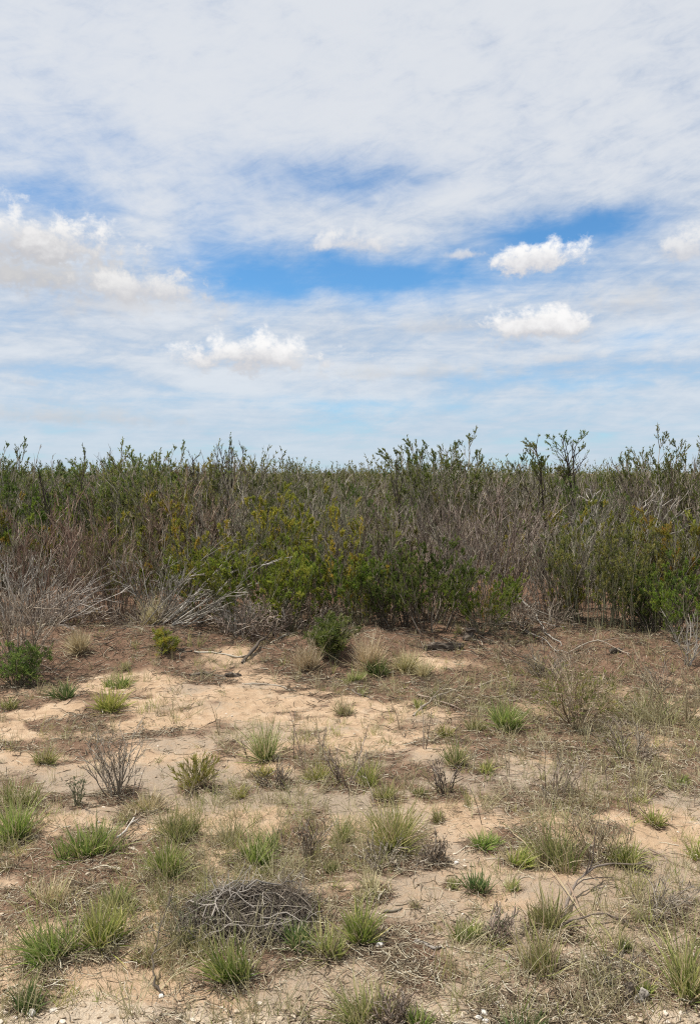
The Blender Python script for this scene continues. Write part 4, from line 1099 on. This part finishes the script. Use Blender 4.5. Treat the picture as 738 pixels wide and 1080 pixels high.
def noise3(v, scale, detail=5, rough=0.55, dist=0.0):
    n = nt.nodes.new('ShaderNodeTexNoise'); nt.links.new(v, n.inputs['Vector'])
    n.inputs['Scale'].default_value = scale; n.inputs['Detail'].default_value = detail; n.inputs['Roughness'].default_value = rough; n.inputs['Distortion'].default_value = dist
    return E(n.outputs['Fac'])
def mixc(f, a, b):
    n = nt.nodes.new('ShaderNodeMix'); n.data_type = 'RGBA'
    for s_, q in ((n.inputs['Factor'], f), (n.inputs['A'], a), (n.inputs['B'], b)):
        q = q.v if isinstance(q, E) else q
        if hasattr(q, 'is_linked'): nt.links.new(q, s_)
        elif isinstance(q, tuple): s_.default_value = (*q, 1)
        else: s_.default_value = q
    return n.outputs['Result']

tc = nt.nodes.new('ShaderNodeTexCoord')
sx = nt.nodes.new('ShaderNodeSeparateXYZ'); nt.links.new(tc.outputs['Generated'], sx.inputs[0])
DX, DY, DZ = E(sx.outputs[0]), E(sx.outputs[1]), E(sx.outputs[2])
az = E.op('ARCTAN2', DX, DY); el = E.op('ARCSINE', DZ)
zz = E.op('MAXIMUM', DZ, 0.0) + 0.10
flat = vec(DX / zz, DY / zz, 0.0)              # the cloud ceiling seen from below
angv = vec(az, el * 1.0, 0.37)

def ae(px, py):
    u, v = (px - IW / 2) / F, (IH / 2 - py) / F
    d = np.array([u, math.cos(PITCH) + v * math.sin(PITCH), -math.sin(PITCH) + v * math.cos(PITCH)]); d /= np.linalg.norm(d)
    return math.atan2(d[0], d[1]), math.asin(d[2])
# domain warp
w1 = noise3(angv, 5.0, 4, 0.6) - 0.5; w2 = noise3(vec(az + 7.3, el, 1.9), 5.0, 4, 0.6) - 0.5
w3 = noise3(angv, 22.0, 4, 0.6) - 0.5; w4 = noise3(vec(az + 3.1, el, 4.9), 22.0, 4, 0.6) - 0.5
azw = az + w1 * 0.16 + w3 * 0.03; elw = el + w2 * 0.07 + w4 * 0.02

def gauss(px, py, rx, ry, amp):
    a, e = ae(px, py)
    x = (azw - a) / (rx / F); y_ = (elw - e) / (ry / F)
    return E.op('EXPONENT', (x * x + y_ * y_) * -1.0) * amp

n_veil = noise3(flat, 0.9, 7, 0.62, 0.6)
n_str = noise3(vec(az * 1.6, el * 12.0, 2.2), 2.6, 6, 0.6, 0.3)
n_fine = noise3(vec(az * 2.0, el * 5.0, 5.2), 9.0, 9, 0.68, 0.5)
n_fib = noise3(vec(az * 3.0 + el * 4.2, el * 13.0 - az * 5.0, 3.3), 3.2, 9, 0.66, 0.8)      # slanting fibres

low = E.op('SUBTRACT', 1.0, smooth(0.2, 0.38, el) * 0.8)
holes = gauss(400, 296, 180, 24, 0.92) + gauss(590, 248, 75, 17, 0.85) + gauss(360, 188, 100, 24, 0.55) + gauss(60, 208, 90, 22, 0.34) + gauss(230, 245, 50, 55, 0.34) \
      + gauss(690, 362, 60, 14, 0.5) + gauss(370, 428, 90, 9, 0.3) + gauss(620, 400, 120, 10, 0.25) + gauss(130, 160, 140, 26, 0.20) + gauss(290, 270, 50, 30, 0.25)
cov = smooth(0.0, 1.0, (n_veil - 0.5) * 1.2 + (n_str - 0.5) * 0.5 * low + (n_fine - 0.5) * 0.42 + (n_fib - 0.5) * 0.42 + 0.87 - holes) * 0.92
# light and grey in the veil
lum = smooth(0.36, 0.68, n_veil * 0.4 + (n_str - 0.5) * 0.5 * low + 0.22 + (n_fine - 0.5) * 0.3 + (n_fib - 0.5) * 0.2 + 0.10 + smooth(0.2, 0.42, el) * 0.16)
sky = nt.nodes.new('ShaderNodeTexSky'); sky.sky_type = 'NISHITA'; sky.sun_disc = False
sky.sun_elevation = SUN_EL; sky.sun_rotation = SUN_AZ; sky.altitude = 1000; sky.air_density = 1.0; sky.dust_density = 0.6; sky.ozone_density = 2.0
CB = 8.1
veil_col = mixc(lum, (CB * 0.55, CB * 0.635, CB * 0.76), (CB * 0.87, CB * 0.895, CB * 0.93))
hz = smooth(0.16, 0.02, el)
hz = E.op('SUBTRACT', 1.0, smooth(0.01, 0.15, el))
veil_col = mixc(hz * 0.6, veil_col, (CB * 0.58, CB * 0.70, CB * 0.85))
tint = nt.nodes.new('ShaderNodeMix'); tint.data_type = 'RGBA'; tint.blend_type = 'MULTIPLY'; tint.inputs['Factor'].default_value = 1
nt.links.new(sky.outputs[0], tint.inputs['A']); tint.inputs['B'].default_value = (0.66, 1.12, 1.36, 1)
col = mixc(cov, tint.outputs['Result'], veil_col)
# heaped clouds
n_p = noise3(angv, 24.0, 7, 0.6, 0.25); n_p2 = noise3(vec(az, el * 1.3, 8.1), 75.0, 5, 0.6)
def cumulus(col, px, py, rx, ry, dens=0.95, white=1.0, under=0.62, soft=0.35):
    a, e = ae(px, py)
    x = (az - a) / (rx / F); y_ = (el - e) / (ry / F)
    yb = E.op('MINIMUM', y_, 0.0) * 1.0
    r = E.op('SQRT', x * x + y_ * y_ + yb * yb * 1.6)
    d = 0.95 - r + (n_p - 0.5) * 2.9 + (n_p2 - 0.5) * 1.2
    al = smooth(-0.05, soft * 1.6, d) * dens
    sh = smooth(-0.75, 0.85, y_ + (n_p - 0.5) * 1.8 + (n_p2 - 0.5) * 0.9)
    cc = mixc(sh, (CB * under * 0.97, CB * under * 0.97, CB * under * 1.03), (CB * 0.98 * white, CB * 0.975 * white, CB * 0.97 * white))
    return mixc(al, col, cc)
col = cumulus(col, 130, 322, 130, 34, 0.6, 0.86, 0.6, 0.8)
col = cumulus(col, 30, 290, 130, 34, 0.9, 0.74, 0.54, 0.7)
col = cumulus(col, 60, 440, 160, 16, 0.6, 0.76, 0.60, 0.9)
col = cumulus(col, 430, 395, 150, 14, 0.55, 0.76, 0.60, 0.9)
col = cumulus(col, 470, 345, 120, 12, 0.5, 0.80, 0.64, 0.9)
col = cumulus(col, 660, 320, 90, 24, 0.6, 0.78, 0.62, 0.9)
col = cumulus(col, 100, 300, 150, 30, 0.85, 0.80, 0.58, 0.8)
col = cumulus(col, 35, 258, 100, 36, 1.0, 1.05, 0.56, 0.4)
col = cumulus(col, 150, 306, 80, 22, 0.85, 1.0, 0.64, 0.5)
col = cumulus(col, 372, 258, 56, 19, 0.85, 1.0, 0.72, 0.5)
col = cumulus(col, 492, 268, 36, 8, 0.75, 0.95, 0.75, 0.5)
col = cumulus(col, 566, 275, 58, 22, 1.0, 1.12, 0.70, 0.4)
col = cumulus(col, 570, 346, 66, 26, 1.0, 1.10, 0.62, 0.45)
col = cumulus(col, 268, 378, 84, 28, 1.0, 1.10, 0.62, 0.45)
col = cumulus(col, 722, 264, 44, 22, 0.85, 1.0, 0.68, 0.5)
col = cumulus(col, 30, 403, 24, 8, 0.5, 0.92, 0.7, 0.6)
col = cumulus(col, 600, 378, 70, 10, 0.5, 0.9, 0.7, 0.7)
# below the horizon: the ground's own colour
col = mixc(smooth(-0.06, -0.005, el), (1.6, 1.3, 0.9), col)
bg = nt.nodes.new('ShaderNodeBackground'); bg.inputs['Strength'].default_value = 0.1
nt.links.new(col, bg.inputs['Color'])
wo = nt.nodes.new('ShaderNodeOutputWorld'); nt.links.new(bg.outputs[0], wo.inputs[0])
W.cycles.sampling_method = 'MANUAL'; W.cycles.sample_map_resolution = 512

# ------------------------------------------------------------------ rendering
S.render.engine = 'CYCLES'
S.view_settings.view_transform = 'Standard'; S.view_settings.look = 'None'
S.view_settings.exposure = 0.15; S.view_settings.gamma = 1.0; S.view_settings.use_curve_mapping = False
S.cycles.max_bounces = 6; S.cycles.diffuse_bounces = 4; S.cycles.transmission_bounces = 4; S.cycles.glossy_bounces = 2
S.cycles.use_denoising = False; S.cycles.denoiser = 'OPENIMAGEDENOISE'; S.cycles.denoising_input_passes = 'RGB_ALBEDO_NORMAL'
S.cycles.use_adaptive_sampling = False
S.cycles.pixel_filter_type = 'BLACKMAN_HARRIS'; S.cycles.filter_width = 1.15
